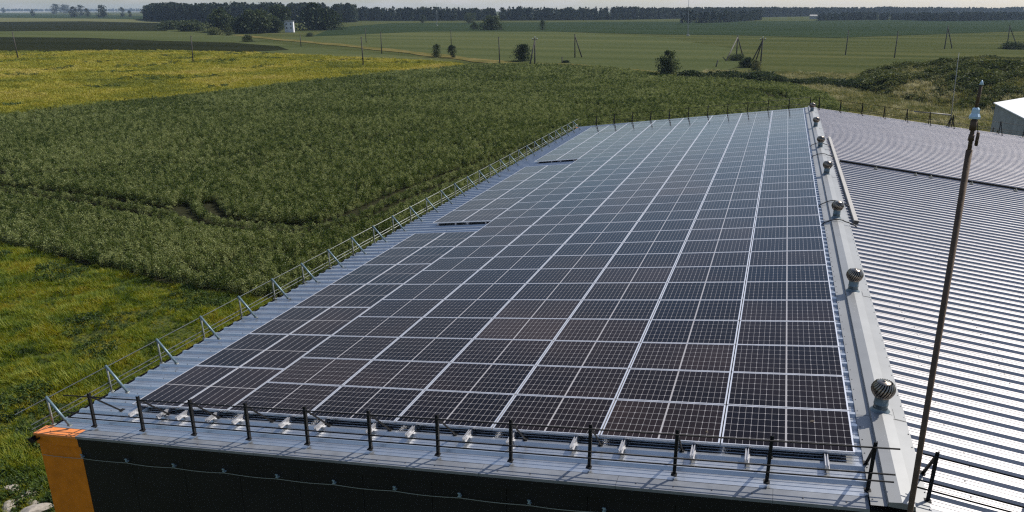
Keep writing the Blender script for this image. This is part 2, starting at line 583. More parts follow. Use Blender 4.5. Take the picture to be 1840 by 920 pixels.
# dirt track between the fields
tl = smooth_line([G(430, 63), G(480, 69), G(600, 80), G(750, 96), G(900, 113), G(1010, 117), G(1180, 132.5), G(1300, 138)], 6)
mb = MB()
vs, fs = [], []
for i, p in enumerate(tl):
    a, b = np.array(tl[max(i - 1, 0)]), np.array(tl[min(i + 1, len(tl) - 1)])
    d = (b - a) / np.linalg.norm(b - a)
    nrm = np.array((-d[1], d[0]))
    wd = 4.2 + 1.2 * math.sin(i * 1.7)
    for s in (-1, 1):
        q = np.array(p) + nrm * (s * wd)
        vs.append((q[0], q[1], 0.16))
for i in range(len(tl) - 1):
    fs.append((2 * i, 2 * i + 1, 2 * i + 3, 2 * i + 2))
mb.add(vs, fs)
tag(mb.build('dirt_track', M['track']), kind='structure')


# ================================================================== scattered plants
def leaf_mesh(name, n, rad, h0, h1, ll, lw, mat, seed, up=0.4, dome=True):
    """many small bent leaves through a rounded volume"""
    g = np.random.default_rng(seed)
    mb = MB()
    for _ in range(n):
        a = g.uniform(0, 2 * math.pi)
        rr = rad * math.sqrt(g.uniform(0, 1))
        z = h0 + (h1 - h0) * (g.uniform(0, 1) ** 0.6)
        if dome:
            z *= 1 - 0.35 * (rr / rad) ** 2
        p = Vector((rr * math.cos(a), rr * math.sin(a), z))
        b = g.uniform(0, 2 * math.pi)
        d = Vector((math.cos(b), math.sin(b), g.uniform(-0.3, 1.0) * up * 2)).normalized()
        s = d.cross(Vector((g.normal(), g.normal(), g.normal()))).normalized()
        L, W = ll * g.uniform(0.7, 1.3), lw * g.uniform(0.7, 1.3)
        nn = d.cross(s)
        mb.add([p, p + d * (L * .5) + s * W + nn * (L * .1), p + d * L, p + d * (L * .5) - s * W + nn * (L * .1)], [(0, 1, 2, 3)])
    return bpy.data.objects.new(name, mb.mesh(name, mat))


def blade_mesh(name, n, rad, h, wd, mat, seed, lean=0.5):
    g = np.random.default_rng(seed)
    mb = MB()
    for _ in range(n):
        a, rr = g.uniform(0, 6.283), rad * math.sqrt(g.uniform(0, 1))
        p = Vector((rr * math.cos(a), rr * math.sin(a), 0))
        b = g.uniform(0, 6.283)
        H = h * g.uniform(0.55, 1.2)
        d = Vector((math.cos(b), math.sin(b), 0))
        s = Vector((-d.y, d.x, 0)) * wd
        L = lean * H * g.uniform(0.3, 1.2)
        mid = p + d * (L * .35) + Vector((0, 0, H * .62))
        top = p + d * L + Vector((0, 0, H))
        mb.add([p - s, p + s, mid + s * .8, mid - s * .8, top], [(0, 1, 2, 3), (3, 2, 4)])
    return bpy.data.objects.new(name, mb.mesh(name, mat))


def scatter(name, pts, scl, var, protos, label, cat, tilt=0.12, zsc=None):
    col = bpy.data.collections.new(name + '_kinds')
    for k, o in enumerate(protos):
        o.name = '%s_kind_%02d' % (name, k)
        col.objects.link(o)
    me = bpy.data.meshes.new(name)
    n = len(pts)
    me.from_pydata([tuple(p) for p in pts], [], [])
    at = me.attributes.new('scl', 'FLOAT_VECTOR', 'POINT')
    scl = np.asarray(scl)
    zs = scl if zsc is None else np.asarray(zsc)
    at.data.foreach_set('vector', np.stack([scl, scl, zs], 1).astype(np.float32).ravel())
    at = me.attributes.new('rot', 'FLOAT_VECTOR', 'POINT')
    rot = np.stack([RNG.normal(0, tilt, n), RNG.normal(0, tilt, n), RNG.uniform(0, 6.283, n)], 1)
    at.data.foreach_set('vector', rot.astype(np.float32).ravel())
    at = me.attributes.new('kind_index', 'INT', 'POINT')
    at.data.foreach_set('value', np.asarray(var, np.int32))
    o = link(name, me)
    ng = bpy.data.node_groups.new(name + '_nodes', 'GeometryNodeTree')
    ng.interface.new_socket('Geometry', in_out='INPUT', socket_type='NodeSocketGeometry')
    ng.interface.new_socket('Geometry', in_out='OUTPUT', socket_type='NodeSocketGeometry')
    gi, go = ng.nodes.new('NodeGroupInput'), ng.nodes.new('NodeGroupOutput')
    iop = ng.nodes.new('GeometryNodeInstanceOnPoints')
    ci = ng.nodes.new('GeometryNodeCollectionInfo')
    ci.inputs['Collection'].default_value = col
    ci.inputs['Separate Children'].default_value = True
    ci.inputs['Reset Children'].default_value = True

    def na(nm, t):
        x = ng.nodes.new('GeometryNodeInputNamedAttribute')
        x.data_type = t
        x.inputs['Name'].default_value = nm
        return [s for s in x.outputs if s.enabled and s.name == 'Attribute'][0]
    ng.links.new(gi.outputs[0], iop.inputs['Points'])
    ng.links.new(ci.outputs[0], iop.inputs['Instance'])
    iop.inputs['Pick Instance'].default_value = True
    ng.links.new(na('kind_index', 'INT'), iop.inputs['Instance Index'])
    e2r = ng.nodes.new('FunctionNodeEulerToRotation')
    ng.links.new(na('rot', 'FLOAT_VECTOR'), e2r.inputs[0])
    ng.links.new(e2r.outputs[0], iop.inputs['Rotation'])
    ng.links.new(na('scl', 'FLOAT_VECTOR'), iop.inputs['Scale'])
    ng.links.new(iop.outputs[0], go.inputs[0])
    md = o.modifiers.new('scatter', 'NODES')
    md.node_group = ng
    tag(o, label, cat, kind='stuff')
    return o


def jitter_grid(x0, x1, y0, y1, step):
    gx, gy = np.meshgrid(np.arange(x0, x1, step), np.arange(y0, y1, step))
    gx = gx.ravel() + RNG.uniform(-.5, .5, gx.size) * step
    gy = gy.ravel() + RNG.uniform(-.5, .5, gy.size) * step
    return gx, gy


def seen(x, y, margin=60, z=0.0):
    """keep what the photograph (with a generous margin around it) takes in"""
    d = np.stack([x - CAM[0], y - CAM[1], np.full(len(x), z - CAM[2])], 1)
    dz = d @ _f
    px = 920 + FPX * (d @ _r) / np.maximum(dz, .1)
    py = 460 - FPX * (d @ _u) / np.maximum(dz, .1)
    return (dz > 1) & (px > -margin * 4) & (px < 1840 + margin * 4) & (py > -100) & (py < 920 + margin * 4)


# --- the tall bean crop
TR = []
for base in ([G(-60, 338), G(0, 345), G(160, 365), G(320, 396)],
             [G(352, 372), G(372, 398), G(440, 412), G(560, 417), G(640, 396), G(720, 360), G(860, 305), G(1000, 262)],
             [G(1285, 158), G(1330, 163), G(1385, 172), G(1400, 182)],
             [G(-40, 318), G(100, 322), G(330, 300), G(600, 268), G(800, 232)]):
    c = smooth_line(base, 8)
    for s in (-1.1, 1.1):
        line = []
        for i, p in enumerate(c):
            a, b = np.array(c[max(i - 1, 0)]), np.array(c[min(i + 1, len(c) - 1)])
            d = (b - a) / np.linalg.norm(b - a)
            line.append((p[0] - d[1] * s * 0.95, p[1] + d[0] * s * 0.95))
        TR.append(line)


def crop_points(x0, x1, y0, y1, step, dmin, dmax):
    x, y = jitter_grid(x0, x1, y0, y1, step)
    d = np.hypot(x - CAM[0], y - CAM[1])
    k = in_poly(x, y, CROP) & (d >= dmin) & (d < dmax) & seen(x, y)
    x, y = x[k], y[k]
    keep = np.ones(len(x), bool)
    for i, t in enumerate(TR):
        keep &= poly_dist(x, y, t) > (0.62, 0.62, 0.70, 0.70, 0.85, 0.85, 0.50, 0.50)[i]
    n1 = numpy_noise(x, y, 9.0, 1)
    keep &= ~((n1 < -0.42) & (RNG.uniform(0, 1, len(x)) < 0.6))
    return x[keep], y[keep]


protos = [leaf_mesh('p', 80, 0.235, 0.16, 0.92, 0.125, 0.034, M['crop'], 100 + k, 0.55) for k in range(6)]
X, Y, S = [], [], []
for st, d0, d1, sc in ((0.28, 0, 80, 0.80), (0.33, 80, 125, 0.92), (0.40, 125, 175, 1.1), (0.52, 175, 280, 1.4)):
    x, y = crop_points(-135, 12, 20, 215, st, d0, d1)
    X.append(x); Y.append(y); S.append(np.full(len(x), sc))
X, Y, S = np.concatenate(X), np.concatenate(Y), np.concatenate(S)
n1, n2 = numpy_noise(X, Y, 14, 2), numpy_noise(X, Y, 3.2, 3)
hz = (1.0 + 0.14 * n1 + 0.18 * n2 + RNG.normal(0, .15, len(X)))
dt = np.full(len(X), 9.0)
for t in TR[:6]:
    dt = np.minimum(dt, poly_dist(X, Y, t))
hz *= np.clip(.45 + .9 * (dt - .6), .45, 1.0)
zs = np.clip(hz, .3, 1.5) * np.where(S > 1.3, 1.05, 1.0)
scatter('bean_crop', np.stack([X, Y, np.full(len(X), .02)], 1), S * RNG.uniform(.8, 1.2, len(X)), RNG.integers(0, 6, len(X)), protos,
        'tall dark green crop filling the big field left of the roof', 'crop', 0.10, zs)
print('crop', len(X))

# --- rough meadow by the building
x, y = jitter_grid(-70, -13.6, -14, 30, 0.20)
k = seen(x, y, 40) & ~in_poly(x, y, CROP) & (x < -14.2)
x, y = x[k], y[k]
x2, y2 = jitter_grid(-24, -14.2, 30, 48, 0.3)
n1, n2 = numpy_noise(x, y, 2.6, 5), numpy_noise(x, y, 0.9, 6)
sc = np.clip(0.85 + 0.75 * n1 + 0.6 * n2, .28, 2.0)
protos = [blade_mesh('p', 34, 0.17, 0.34, 0.012, M['grass'], 200 + k, 0.8) for k in range(4)]
protos += [leaf_mesh('p', 40, 0.24, 0.05, 0.36, 0.13, 0.035, M['weed'], 220 + k, .5) for k in range(2)]
nw = numpy_noise(x, y, 3.1, 8)
near_wall = (x > -27) & (y < 6)
sc = np.where(near_wall, sc * 1.15, sc)
var = np.where(((nw > 0.18) | near_wall) & (RNG.uniform(0, 1, len(x)) < .42), RNG.integers(4, 6, len(x)), RNG.integers(0, 4, len(x)))
scatter('meadow_grass', np.stack([x, y, np.full(len(x), .0)], 1), sc, var, protos,
        'rough green and yellowish grass in the bottom left corner beside the building', 'grass', 0.2)
print('meadow', len(x))

# --- yellow meadow
x, y = jitter_grid(-330, -80, 60, 240, 0.85)
k = in_poly(x, y, YELLOW) & seen(x, y, 30)
x, y = x[k], y[k]
d = np.hypot(x - CAM[0], y - CAM[1])
k = RNG.uniform(0, 1, len(x)) < np.clip(190 / d, .35, 1) ** 1.5
x, y, d = x[k], y[k], d[k]
n1 = numpy_noise(x, y, 12, 9)
protos = [blade_mesh('p', 46, 0.6, 0.42, 0.035, M['yellow'], 300 + k, 0.9) for k in range(4)]
protos += [leaf_mesh('p', 40, 0.5, 0.05, 0.6, 0.25, 0.07, M['weed'], 330, .5)]
var = np.where((n1 < -.30) & (RNG.uniform(0, 1, len(x)) < .25), 4, RNG.integers(0, 4, len(x)))
scatter('yellow_meadow_grass', np.stack([x, y, np.full(len(x), .02)], 1), np.clip(d / 170, .9, 1.8) * RNG.uniform(.8, 1.3, len(x)), var, protos,
        'sunlit yellow grass field at the upper left beyond the dark crop', 'grass', 0.2, RNG.uniform(.6, 1.3, len(x)) * (1 + .6 * n1))
print('yellow', len(x))

# --- straw-coloured grass behind the far gable
MOUND_C, MOUND_R = (44.0, 168.0), (30.0, 46.0)


def mound_h(x, y):
    u = ((x - MOUND_C[0]) / MOUND_R[0]) ** 2 + ((y - MOUND_C[1]) / MOUND_R[1]) ** 2
    b = np.clip(1 - u, 0, 1)
    return 5.2 * b ** 0.8


x, y = jitter_grid(-20, 75, 95, 216, 0.8)
k = ~in_poly(x, y, CROP) & seen(x, y, 30) & ((y < 200) | (mound_h(x, y) > .1))
x, y = x[k], y[k]
protos = [blade_mesh('p', 40, 0.55, 0.55, 0.03, M['straw'], 400 + k, 0.9) for k in range(3)]
scatter('straw_grass', np.stack([x, y, mound_h(x, y)], 1), RNG.uniform(.8, 1.5, len(x)), RNG.integers(0, 3, len(x)), protos,
        'pale straw coloured grass between the far gable and the scrub mound', 'grass', 0.2)
print('straw', len(x))

# --- scrub mound and hedge
nx = 40
gx, gy = np.meshgrid(np.linspace(MOUND_C[0] - MOUND_R[0], MOUND_C[0] + MOUND_R[0], nx), np.linspace(MOUND_C[1] - MOUND_R[1], MOUND_C[1] + MOUND_R[1], nx))
hh = mound_h(gx.ravel(), gy.ravel()) + 0.5 * numpy_noise(gx.ravel(), gy.ravel(), 6, 3) * (mound_h(gx.ravel(), gy.ravel()) > .5) - 0.05
mb = MB()
mb.add(list(zip(gx.ravel(), gy.ravel(), hh)), [(j * nx + i, j * nx + i + 1, (j + 1) * nx + i + 1, (j + 1) * nx + i) for j in range(nx - 1) for i in range(nx - 1)])
tag(mb.build('mound', M['soil'], None, True), kind='structure')


def bush_protos(mat, n0, seed, leafs=150, ll=.34):
    return [leaf_mesh('p', leafs, 1.0, 0.1, 1.25, ll, ll * .36, mat, seed + k, .35) for k in range(n0)]


x, y = jitter_grid(MOUND_C[0] - MOUND_R[0], MOUND_C[0] + MOUND_R[0], MOUND_C[1] - MOUND_R[1], MOUND_C[1] + MOUND_R[1], 1.25)
h = mound_h(x, y)
n1 = numpy_noise(x, y, 9, 12)
k = (h > .35) & (n1 > -.28) & seen(x, y, 20)
x, y, h, n1 = x[k], y[k], h[k], n1[k]
scatter('scrub', np.stack([x, y, h - .1], 1), np.clip(.85 + 1.0 * n1, .35, 1.5) * RNG.uniform(.8, 1.25, len(x)), RNG.integers(0, 4, len(x)), bush_protos(M['leafB'], 4, 500),
        'dense low scrub covering the mound behind the grey roof at right', 'scrub', 0.15)
HL = smooth_line([G(1262, 141), G(1330, 146), G(1420, 150), G(1500, 156), G(1590, 163)], 10)
x, y = jitter_grid(-25, 25, 140, 200, 1.1)
dd = poly_dist(x, y, HL)
n1 = numpy_noise(x, y, 7, 14)
k = dd < 4.5 + 3.5 * n1
x, y, n1, dd = x[k], y[k], n1[k], dd[k]
scatter('hedge', np.stack([x, y, np.zeros(len(x))], 1), np.clip(1.25 + .9 * n1 - dd * .06, .5, 2.0) * RNG.uniform(.8, 1.2, len(x)), RNG.integers(0, 3, len(x)), bush_protos(M['leafA'], 3, 520),
        'ragged dark hedge along the far edge of the crop left of the mound', 'hedge', 0.15)


# ================================================================== trees
def tree_meshes(h, wd, leaves, ll, seed, shape='round', mat=None, trunk_h=.25):
    g = np.random.default_rng(seed)
    mt = MB()
    r0 = h * .022 + .05
    mt.tube((0, 0, -.1), (0, 0, h * .55), r0, r0 * .45, 7)
    for k in range(5):
        a = g.uniform(0, 6.283)
        z0 = h * g.uniform(.2, .5)
        mt.tube((0, 0, z0), (wd * .33 * math.cos(a), wd * .33 * math.sin(a), z0 + h * g.uniform(.12, .28)), r0 * .5, r0 * .12, 5)
    mc = MB()
    lobes = []
    nl = {'cone': 28, 'bush': 44}.get(shape, 24)
    for k in range(nl):
        t = g.uniform(0, 1)
        z = h * (trunk_h + (1 - trunk_h) * t)
        if shape == 'cone':
            R_ = wd * .5 * (1.02 - t) ** .85 + .05 * wd
        elif shape == 'bush':
            R_ = wd * .5 * math.sqrt(max(0.06, 1 - ((t - .22) / .80) ** 2))
        elif shape == 'low':
            R_ = wd * .5 * math.sqrt(max(0.05, 1 - t * t))
        else:
            R_ = wd * .5 * math.sqrt(max(0.06, 1 - ((t - .42) / .62) ** 2))
        a = g.uniform(0, 6.283)
        q = R_ * (g.uniform(.0, .62) if shape == 'bush' else g.uniform(.25, .72))
        lr = max(R_ * g.uniform(.42, .62), .08 * wd)
        lobes.append((q * math.cos(a), q * math.sin(a), min(z, h - lr * .7), lr))
    for _ in range(leaves):
        lx, ly, lz, lr = lobes[g.integers(0, nl)]
        v = Vector((g.normal(), g.normal(), g.normal())).normalized() * (lr * g.uniform(.25, 1.12))
        p = Vector((lx + v.x, ly + v.y, max(.05, lz + v.z * .85)))
        d = Vector((g.normal(), g.normal(), g.normal() * .6)).normalized()
        s = d.cross(Vector((g.normal(), g.normal(), g.normal()))).normalized()
        L = ll * g.uniform(.6, 1.4)
        mc.add([p - d * L * .5, p + s * L * .32, p + d * L * .5, p - s * L * .32], [(0, 1, 2, 3)])
    return mt.mesh('trunk', M['bark']), mc.mesh('crown', mat or M['leafA'])


def tree(name, base, h, wd, leaves, ll, seed, label, cat='tree', shape='round', mat=None, group=None, trunk_h=.25):
    o = empty(name, (base[0], base[1], 0), (0, 0, (seed * 1.7) % 6.28))
    t, c = tree_meshes(h, wd, leaves, ll, seed, shape, mat, trunk_h)
    link('trunk', t, o)
    link('crown', c, o)
    tag(o, label, cat, group)
    return o


def px_size(px, py, wpx, hpx):
    b = G(px, py)
    d = math.hypot(b[0] - CAM[0], b[1] - CAM[1])
    dep = float((np.array([b[0], b[1], 0]) - CAM) @ _f)
    return b, wpx * dep / FPX, hpx * dep / FPX


for i, (px, py, wp, hp, shp, lab, nm, cat) in enumerate([
    (1199, 139, 40, 46, 'bush', 'large dark rounded bush standing alone by the right end of the track', 'bush', 'bush'),
    (939, 110, 34, 29, 'bush', 'dark round bush beside the leaning pole pair on the track', 'bush', 'bush'),
    (785, 103, 19, 23, 'bush', 'left one of two small bushes side by side along the track', 'bush', 'bush'),
    (812, 104, 18, 22, 'round', 'right one of two small bushes side by side along the track', 'bush', 'bush'),
    (882, 54, 50, 24, 'low', 'wide dark tree clump in the middle distance above the track', 'tree', 'tree'),
    (853, 53, 20, 12, 'low', 'low shrub at the left foot of the wide mid distance clump', 'shrub', 'shrub'),
    (846, 42, 26, 19, 'round', 'small tree behind the wide mid distance clump', 'tree', 'tree'),
    (975, 54, 15, 17, 'bush', 'lone small round tree right of the wide mid distance clump', 'tree', 'tree'),
    (760, 41, 13, 13, 'round', 'small tree in front of the far wood left of the thin mast', 'tree', 'tree'),
    (445, 75, 27, 12, 'low', 'low dark boxy bush on the grey green strip below the wood', 'bush', 'bush'),
    (412, 64, 17, 19, 'bush', 'pale rounded shrub at the front edge of the left wood', 'shrub', 'shrub'),
    (388, 63, 32, 13, 'low', 'low grey green shrub left of the pale rounded shrub', 'shrub', 'shrub'),
    (557, 66, 20, 7, 'low', 'tiny bush in the field right of the white tower house', 'bush', 'bush'),
    (1325, 109, 36, 11, 'low', 'low bush at the foot of the tripod pole', 'bush', 'bush'),
    (1343, 121, 34, 17, 'low', 'dark bush at the foot of the ivy covered pole', 'bush', 'bush'),
    (1358, 130, 20, 22, 'round', 'loose light green shrub growing up the insulator pole', 'shrub', 'shrub'),
    (1820, 88, 52, 11, 'low', 'flat bush under the A frame pole at the right edge', 'bush', 'bush'),
    (1276, 138, 9, 9, 'bush', 'tiny shrub between the large bush and the hedge', 'shrub', 'shrub'),
    (1017, 113, 15, 4, 'low', 'low tuft of bushes right of the leaning pole pair', 'bush', 'bush'),
]):
    b, W, H = px_size(px, py, wp, hp)
    mt = M['leafB'] if 'pale' in lab or 'grey green' in lab or 'light' in lab else M['leafA']
    ll = max(.3, .045 * math.hypot(W, H))
    if shp == 'bush':
        W *= 1.3
    tree(nm, b, H, W, 3600 if wp > 30 else 1800, ll, 40 + i, lab, cat, shp, mt, trunk_h=.02 if shp == 'low' else .04)

WOOD = 'trees at the front of the left wood'
for i, (px, py, wp, hp, shp, lab) in enumerate([
    (398, 58, 60, 44, 'cone', 'tall dark tree at the front of the left wood, leftmost'),
    (437, 60, 52, 28, 'round', 'short broad tree between the two tallest front trees of the left wood'),
    (465, 60, 58, 40, 'round', 'tall dark tree in the middle of the left wood front'),
    (491, 59, 40, 28, 'round', 'broad tree immediately left of the white tower house'),
    (507, 53.5, 46, 42, 'round', 'tall tree rising behind the white tower house'),
    (566, 54, 66, 46, 'cone', 'large spreading dark tree right of the white tower house'),
    (592, 54, 62, 36, 'cone', 'outermost right tree of the left wood, tapering to the ground'),
    (347, 56, 54, 17, 'low', 'low dark thicket left of the tall wood front'),
    (310, 53, 54, 13, 'low', 'low dark thicket at the left end of the wood'),
]):
    b, W, H = px_size(px, py, wp, hp)
    tree('wood_tree', b, H, W, 4200, max(.9, .055 * math.hypot(W, H)), 80 + i, lab, 'tree', shp, M['leafA'], WOOD, .08)

FARL = 'far trees on the left horizon'
for i, (px, py, wp, hp, shp, lab) in enumerate([
    (7, 23, 8, 9, 'round', 'lone far tree at the left edge of the horizon'),
    (60, 29, 9, 12, 'round', 'small lone far tree second from the left edge'),
    (101, 25, 20, 17, 'round', 'leftmost crown of the big far tree group'),
    (118, 24, 20, 16, 'round', 'right crown of the big far tree group'),
    (133, 31, 22, 18, 'low', 'darker low tree clump in front of the big far tree group'),
    (147, 28, 14, 19, 'round', 'slim tree right of the big far tree group'),
    (158, 30, 14, 14, 'round', 'small far tree between the slim tree and the dark round one'),
    (184, 32, 24, 22, 'round', 'dark round far tree alone left of the wood'),
    (221, 30, 12, 16, 'round', 'small far tree between the round one and the wood'),
    (234, 31, 8, 12, 'round', 'tiny far tree nearest to the wood on its left'),
]):
    b, W, H = px_size(px, py, wp, hp)
    tree('far_tree', b, H, W, 700, .07 * math.hypot(W, H), 120 + i, lab, 'tree', shp, M['leafF'], FARL, .04)


def forest(name, line, depth, step, hmin, hmax, label, seed, conif=.5):
    pts, scl, var, zs = [], [], [], []
    g = np.random.default_rng(seed)
    for (x1, y1), (x2, y2) in zip(line[:-1], line[1:]):
        L = math.hypot(x2 - x1, y2 - y1)
        for r in range(depth):
            for k in range(max(1, int(L / step))):
                t = (k + g.uniform(0, 1)) * step / L
                x, y = x1 + (x2 - x1) * t, y1 + (y2 - y1) * t
                dx, dy = x - CAM[0], y - CAM[1]
                d = math.hypot(dx, dy)
                x += dx / d * step * (r + g.uniform(-.4, .4))
                y += dy / d * step * (r + g.uniform(-.4, .4))
                h = g.uniform(hmin, hmax) * (1 + .16 * noise.noise((x / 90, y / 90, seed)))
                pts.append((x, y, 0))
                zs.append(h / 10)
                scl.append(h / 10 * g.uniform(.75, 1.1))
                var.append(int(g.integers(0, 3)) if g.uniform() > conif else int(g.integers(3, 6)))
    protos = []
    for k in range(3):
        protos.append(bpy.data.objects.new('p', tree_meshes(10, 9.0, 800, 1.05, seed + k, 'round', M['leafF'], .05)[1]))
    for k in range(3):
        protos.append(bpy.data.objects.new('p', tree_meshes(10, 6.8, 750, .95, seed + 10 + k, 'cone', M['leafF'], .04)[1]))
    scatter(name, pts, scl, var, protos, label, 'wood', .03, zs)
    print(name, len(pts))


forest('left_wood', [G(268, 35), G(290, 38.5), G(330, 40.5), G(420, 41), G(520, 41), G(600, 40.5), G(640, 40)], 9, 9, 18, 23.5, 'mixed wood rising behind the white tower house at upper left', 61, .4)
forest('far_forest', [G(560, 36.5), G(700, 37.5), G(900, 37), G(1100, 36), G(1300, 32), G(1450, 29.5), G(1620, 27.5), G(1840, 26), G(1960, 26)], 8, 10, 15, 18.5, 'long dark conifer forest closing the horizon', 71, .75)
forest('horizon_woods', [G(-60, 20.4), G(150, 20.6), G(320, 20.8)], 3, 26, 16, 24, 'pale blue woods far off on the left horizon', 91, .3)
HG = smooth_line([G(1470, 37), G(1600, 36), G(1700, 38), G(1840, 36)], 6)
forest('scrub_belt', HG, 5, 6, 7, 11, 'belt of scrubby trees before the forest at upper right', 95, .1)
forest('tree_row', [G(1225, 42), G(1262, 41.5), G(1300, 40.5), G(1365, 36)], 2, 10, 9, 14, 'row of dark trees before the forest right of the tall mast', 97, .2)


# ================================================================== poles and masts out in the fields
def pole(name, feet, top, label, cat='pole', r=.14, insul=False, group=None):
    b0 = G(*feet[0])
    tp = above(b0, *top)
    o = empty(name, (b0[0], b0[1], 0))
    for k, ft in enumerate(feet):
        b = G(*ft)
        mb = MB()
        e = Vector((tp[0] - b0[0], tp[1] - b0[1], tp[2] * (1 if k == 0 else .93)))
        mb.tube((b[0] - b0[0], b[1] - b0[1], -.2), e, r * 1.15, r * .8, 8)
        mb.build('pole' if k == 0 else 'strut', M['wood'], o, True)
    t = Vector((tp[0] - b0[0], tp[1] - b0[1], tp[2]))
    if insul:
        mb = MB()
        mb.box(t + Vector((0, 0, -.5)), (1.6, .12, .14))
        mb.build('crossarm', M['wood'], o)
        for dx, dz in ((-.7, -.3), (.7, -.3), (0, .12)):
            mb = MB()
            mb.lathe([(0.0, .26), (.10, .24), (.13, .1), (.09, .06), (.13, 0), (.05, -.1), (0, -.1)], 8)
            q = mb.build('insulator', M['whitewash'], o, True)
            q.location = t + Vector((dx, 0, dz))
    else:
        mb = MB()
        mb.box(t + Vector((0, 0, -.25)), (.5, .09, .1))
        mb.build('crossarm', M['wood'], o)
    tag(o, label, cat, group)


PG = 'wooden poles of the power line'
for feet, top, lab, ins in [
    ([(347, 113)], (343, 64), 'bare wooden pole in the yellow meadow', False),
    ([(33, 107)], (22, 57), 'leaning wooden pole at the left edge of the yellow meadow', False),
    ([(653, 120)], (649, 66), 'wooden pole at the right end of the yellow meadow', False),
    ([(658, 77)], (656, 50), 'short far pole behind the meadow pole in the grey field', False),
    ([(686, 97)], (684, 57), 'wooden pole just behind the track, left of the two small bushes', False),
    ([(811, 84)], (810, 54), 'wooden pole directly behind the right small bush', False),
    ([(898, 115)], (896, 66), 'single upright pole left of the dark round bush', False),
    ([(541, 84)], (539, 62), 'short pole near the white tower house', False),
    ([(961, 120), (951, 121)], (961, 68), 'pale leaning pole pair with white insulators beside the round bush', True),
    ([(1033, 104), (1046, 103.5)], (1033, 61), 'pole with one slanting strut in the grey field', False),
    ([(1010, 114)], (1010, 102), 'short stump post beside the track', False),
    ([(1323, 102), (1304, 110), (1335, 100)], (1326, 64), 'tripod pole of three timbers over a low bush', False),
    ([(1366, 119), (1352, 108), (1358, 109)], (1371, 68), 'ivy covered pole with two struts and white insulators', True),
    ([(1519, 99)], (1525, 54), 'leaning pole with a pale patch at its foot', False),
    ([(1607, 104)], (1614, 56), 'dark leaning pole in the olive field', False),
    ([(1697, 88), (1711, 87)], (1704, 46), 'A frame pole standing free in the olive field', False),
    ([(1810, 80), (1826, 78)], (1815, 45), 'A frame pole at the right edge over a flat bush', False),
    ([(1286, 121)], (1290, 108), 'small crooked post left of the tripod pole', False),
]:
    pole('utility_pole', feet, top, lab, 'pole', .17 if len(feet) == 1 else .2, ins, PG)
for (bx, by), tp, lab in [((785, 46), (785, 6), 'thin far radio mast before the forest, left of centre'), ((1236, 64), (1238, -6), 'tall thin radio mast reaching above the forest')]:
    b = G(bx, by)
    t = above(b, *tp)
    o = empty('radio_mast', (b[0], b[1], 0))
    mb = MB()
    mb.tube((0, 0, 0), (t[0] - b[0], t[1] - b[1], t[2]), .28, .12, 6)
    mb.build('mast', M['concrete'], o)
    mb = MB()
    mb.box((0, 0, .3), (1.6, 1.6, .6))
    mb.build('footing', M['concrete'], o)
    tag(o, lab, 'mast')

# white tower house by the left wood
b, W, H = px_size(521, 58, 19, 19)
th_ = empty('tower_house', (b[0], b[1], 0), (0, 0, R(28)))
mb = MB()
mb.box((0, 0, H / 2), (W * .8, W * .8, H))
mb.build('wall', M['whitewash'], th_)
mb = MB()
mb.box((0, 0, H + .15), (W * .9, W * .9, .3))
mb.build('roof', M['flash'], th_)
for k, (dx, dz) in enumerate([(-.2, .75), (.18, .75), (-.2, .4), (.18, .4)]):
    mb = MB()
    mb.box((dx * W, -W * .4 - .02, dz * H), (W * .12, .08, H * .13))
    mb.build('window', M['dark_open'], th_)
tag(th_, 'small white flat roofed tower house at the edge of the left wood', 'house')
# far farm sheds on the right horizon
for px, py, wp, hp, lab in [(1462, 22, 14, 3, 'low grey roofed farm shed far off by the forest'), (1505, 24, 12, 3, 'second far farm shed right of the first one')]:
    b = G(px, 34)
    dep = float((np.array([b[0], b[1], 0]) - CAM) @ _f)
    W, H = wp * dep / FPX, 4.5
    o = empty('farm_shed', (b[0], b[1], 0))
    mb = MB()
    mb.box((0, 0, H / 2), (W, 8, H))
    mb.build('wall', M['concrete'], o)
    mb = MB()
    mb.add([(-W / 2 - .3, -4.6, H), (W / 2 + .3, -4.6, H), (W / 2 + .3, 0, H + 2), (-W / 2 - .3, 0, H + 2), (-W / 2 - .3, 4.6, H), (W / 2 + .3, 4.6, H)], [(0, 1, 2, 3), (3, 2, 5, 4), (0, 3, 4), (1, 5, 2)])
    mb.build('roof', M['concrete'], o)
    tag(o, lab, 'shed')

# ================================================================== neighbouring hall at the right edge
HB = 7.2
a = np.array(G(1789, 187, HB))
b2 = np.array(G(1842, 214, HB))
dv = (b2 - a) / np.linalg.norm(b2 - a)
nv = np.array((-dv[1], dv[0]))
if nv[0] < 0:
    nv = -nv
hall = empty('concrete_hall', (a[0], a[1], 0), (0, 0, math.atan2(dv[1], dv[0])))
sgn = 1 if (nv[0] * -dv[1] + nv[1] * dv[0]) > 0 else -1
Lh, Wh, RH = 30.0, 14.0, 1.7
npan = 8
for k in range(npan):
    mb = MB()
    L0 = Lh / npan
    mb.box((L0 * (k + .5), sgn * .12, HB / 2), (L0 - .03, .24, HB))
    mb.build('wall_panel', M['concrete'], hall)
    for q in range(2):
        mb = MB()
        mb.box((L0 * (k + .3 + .45 * q), -sgn * .015, HB * .62), (.35, .05, 1.3))
        mb.build('window', M['dark_open'], hall)
mb = MB()
W2 = Wh * sgn
mb.add([(0.0, .25 * sgn, 0), (0, W2, 0), (0, W2, HB), (0, W2 / 2, HB + RH), (0, .25 * sgn, HB)], [(0, 1, 2, 3, 4)])
mb.add([(Lh, .25 * sgn, 0), (Lh, W2, 0), (Lh, W2, HB), (Lh, W2 / 2, HB + RH), (Lh, .25 * sgn, HB)], [(0, 1, 2, 3, 4)])
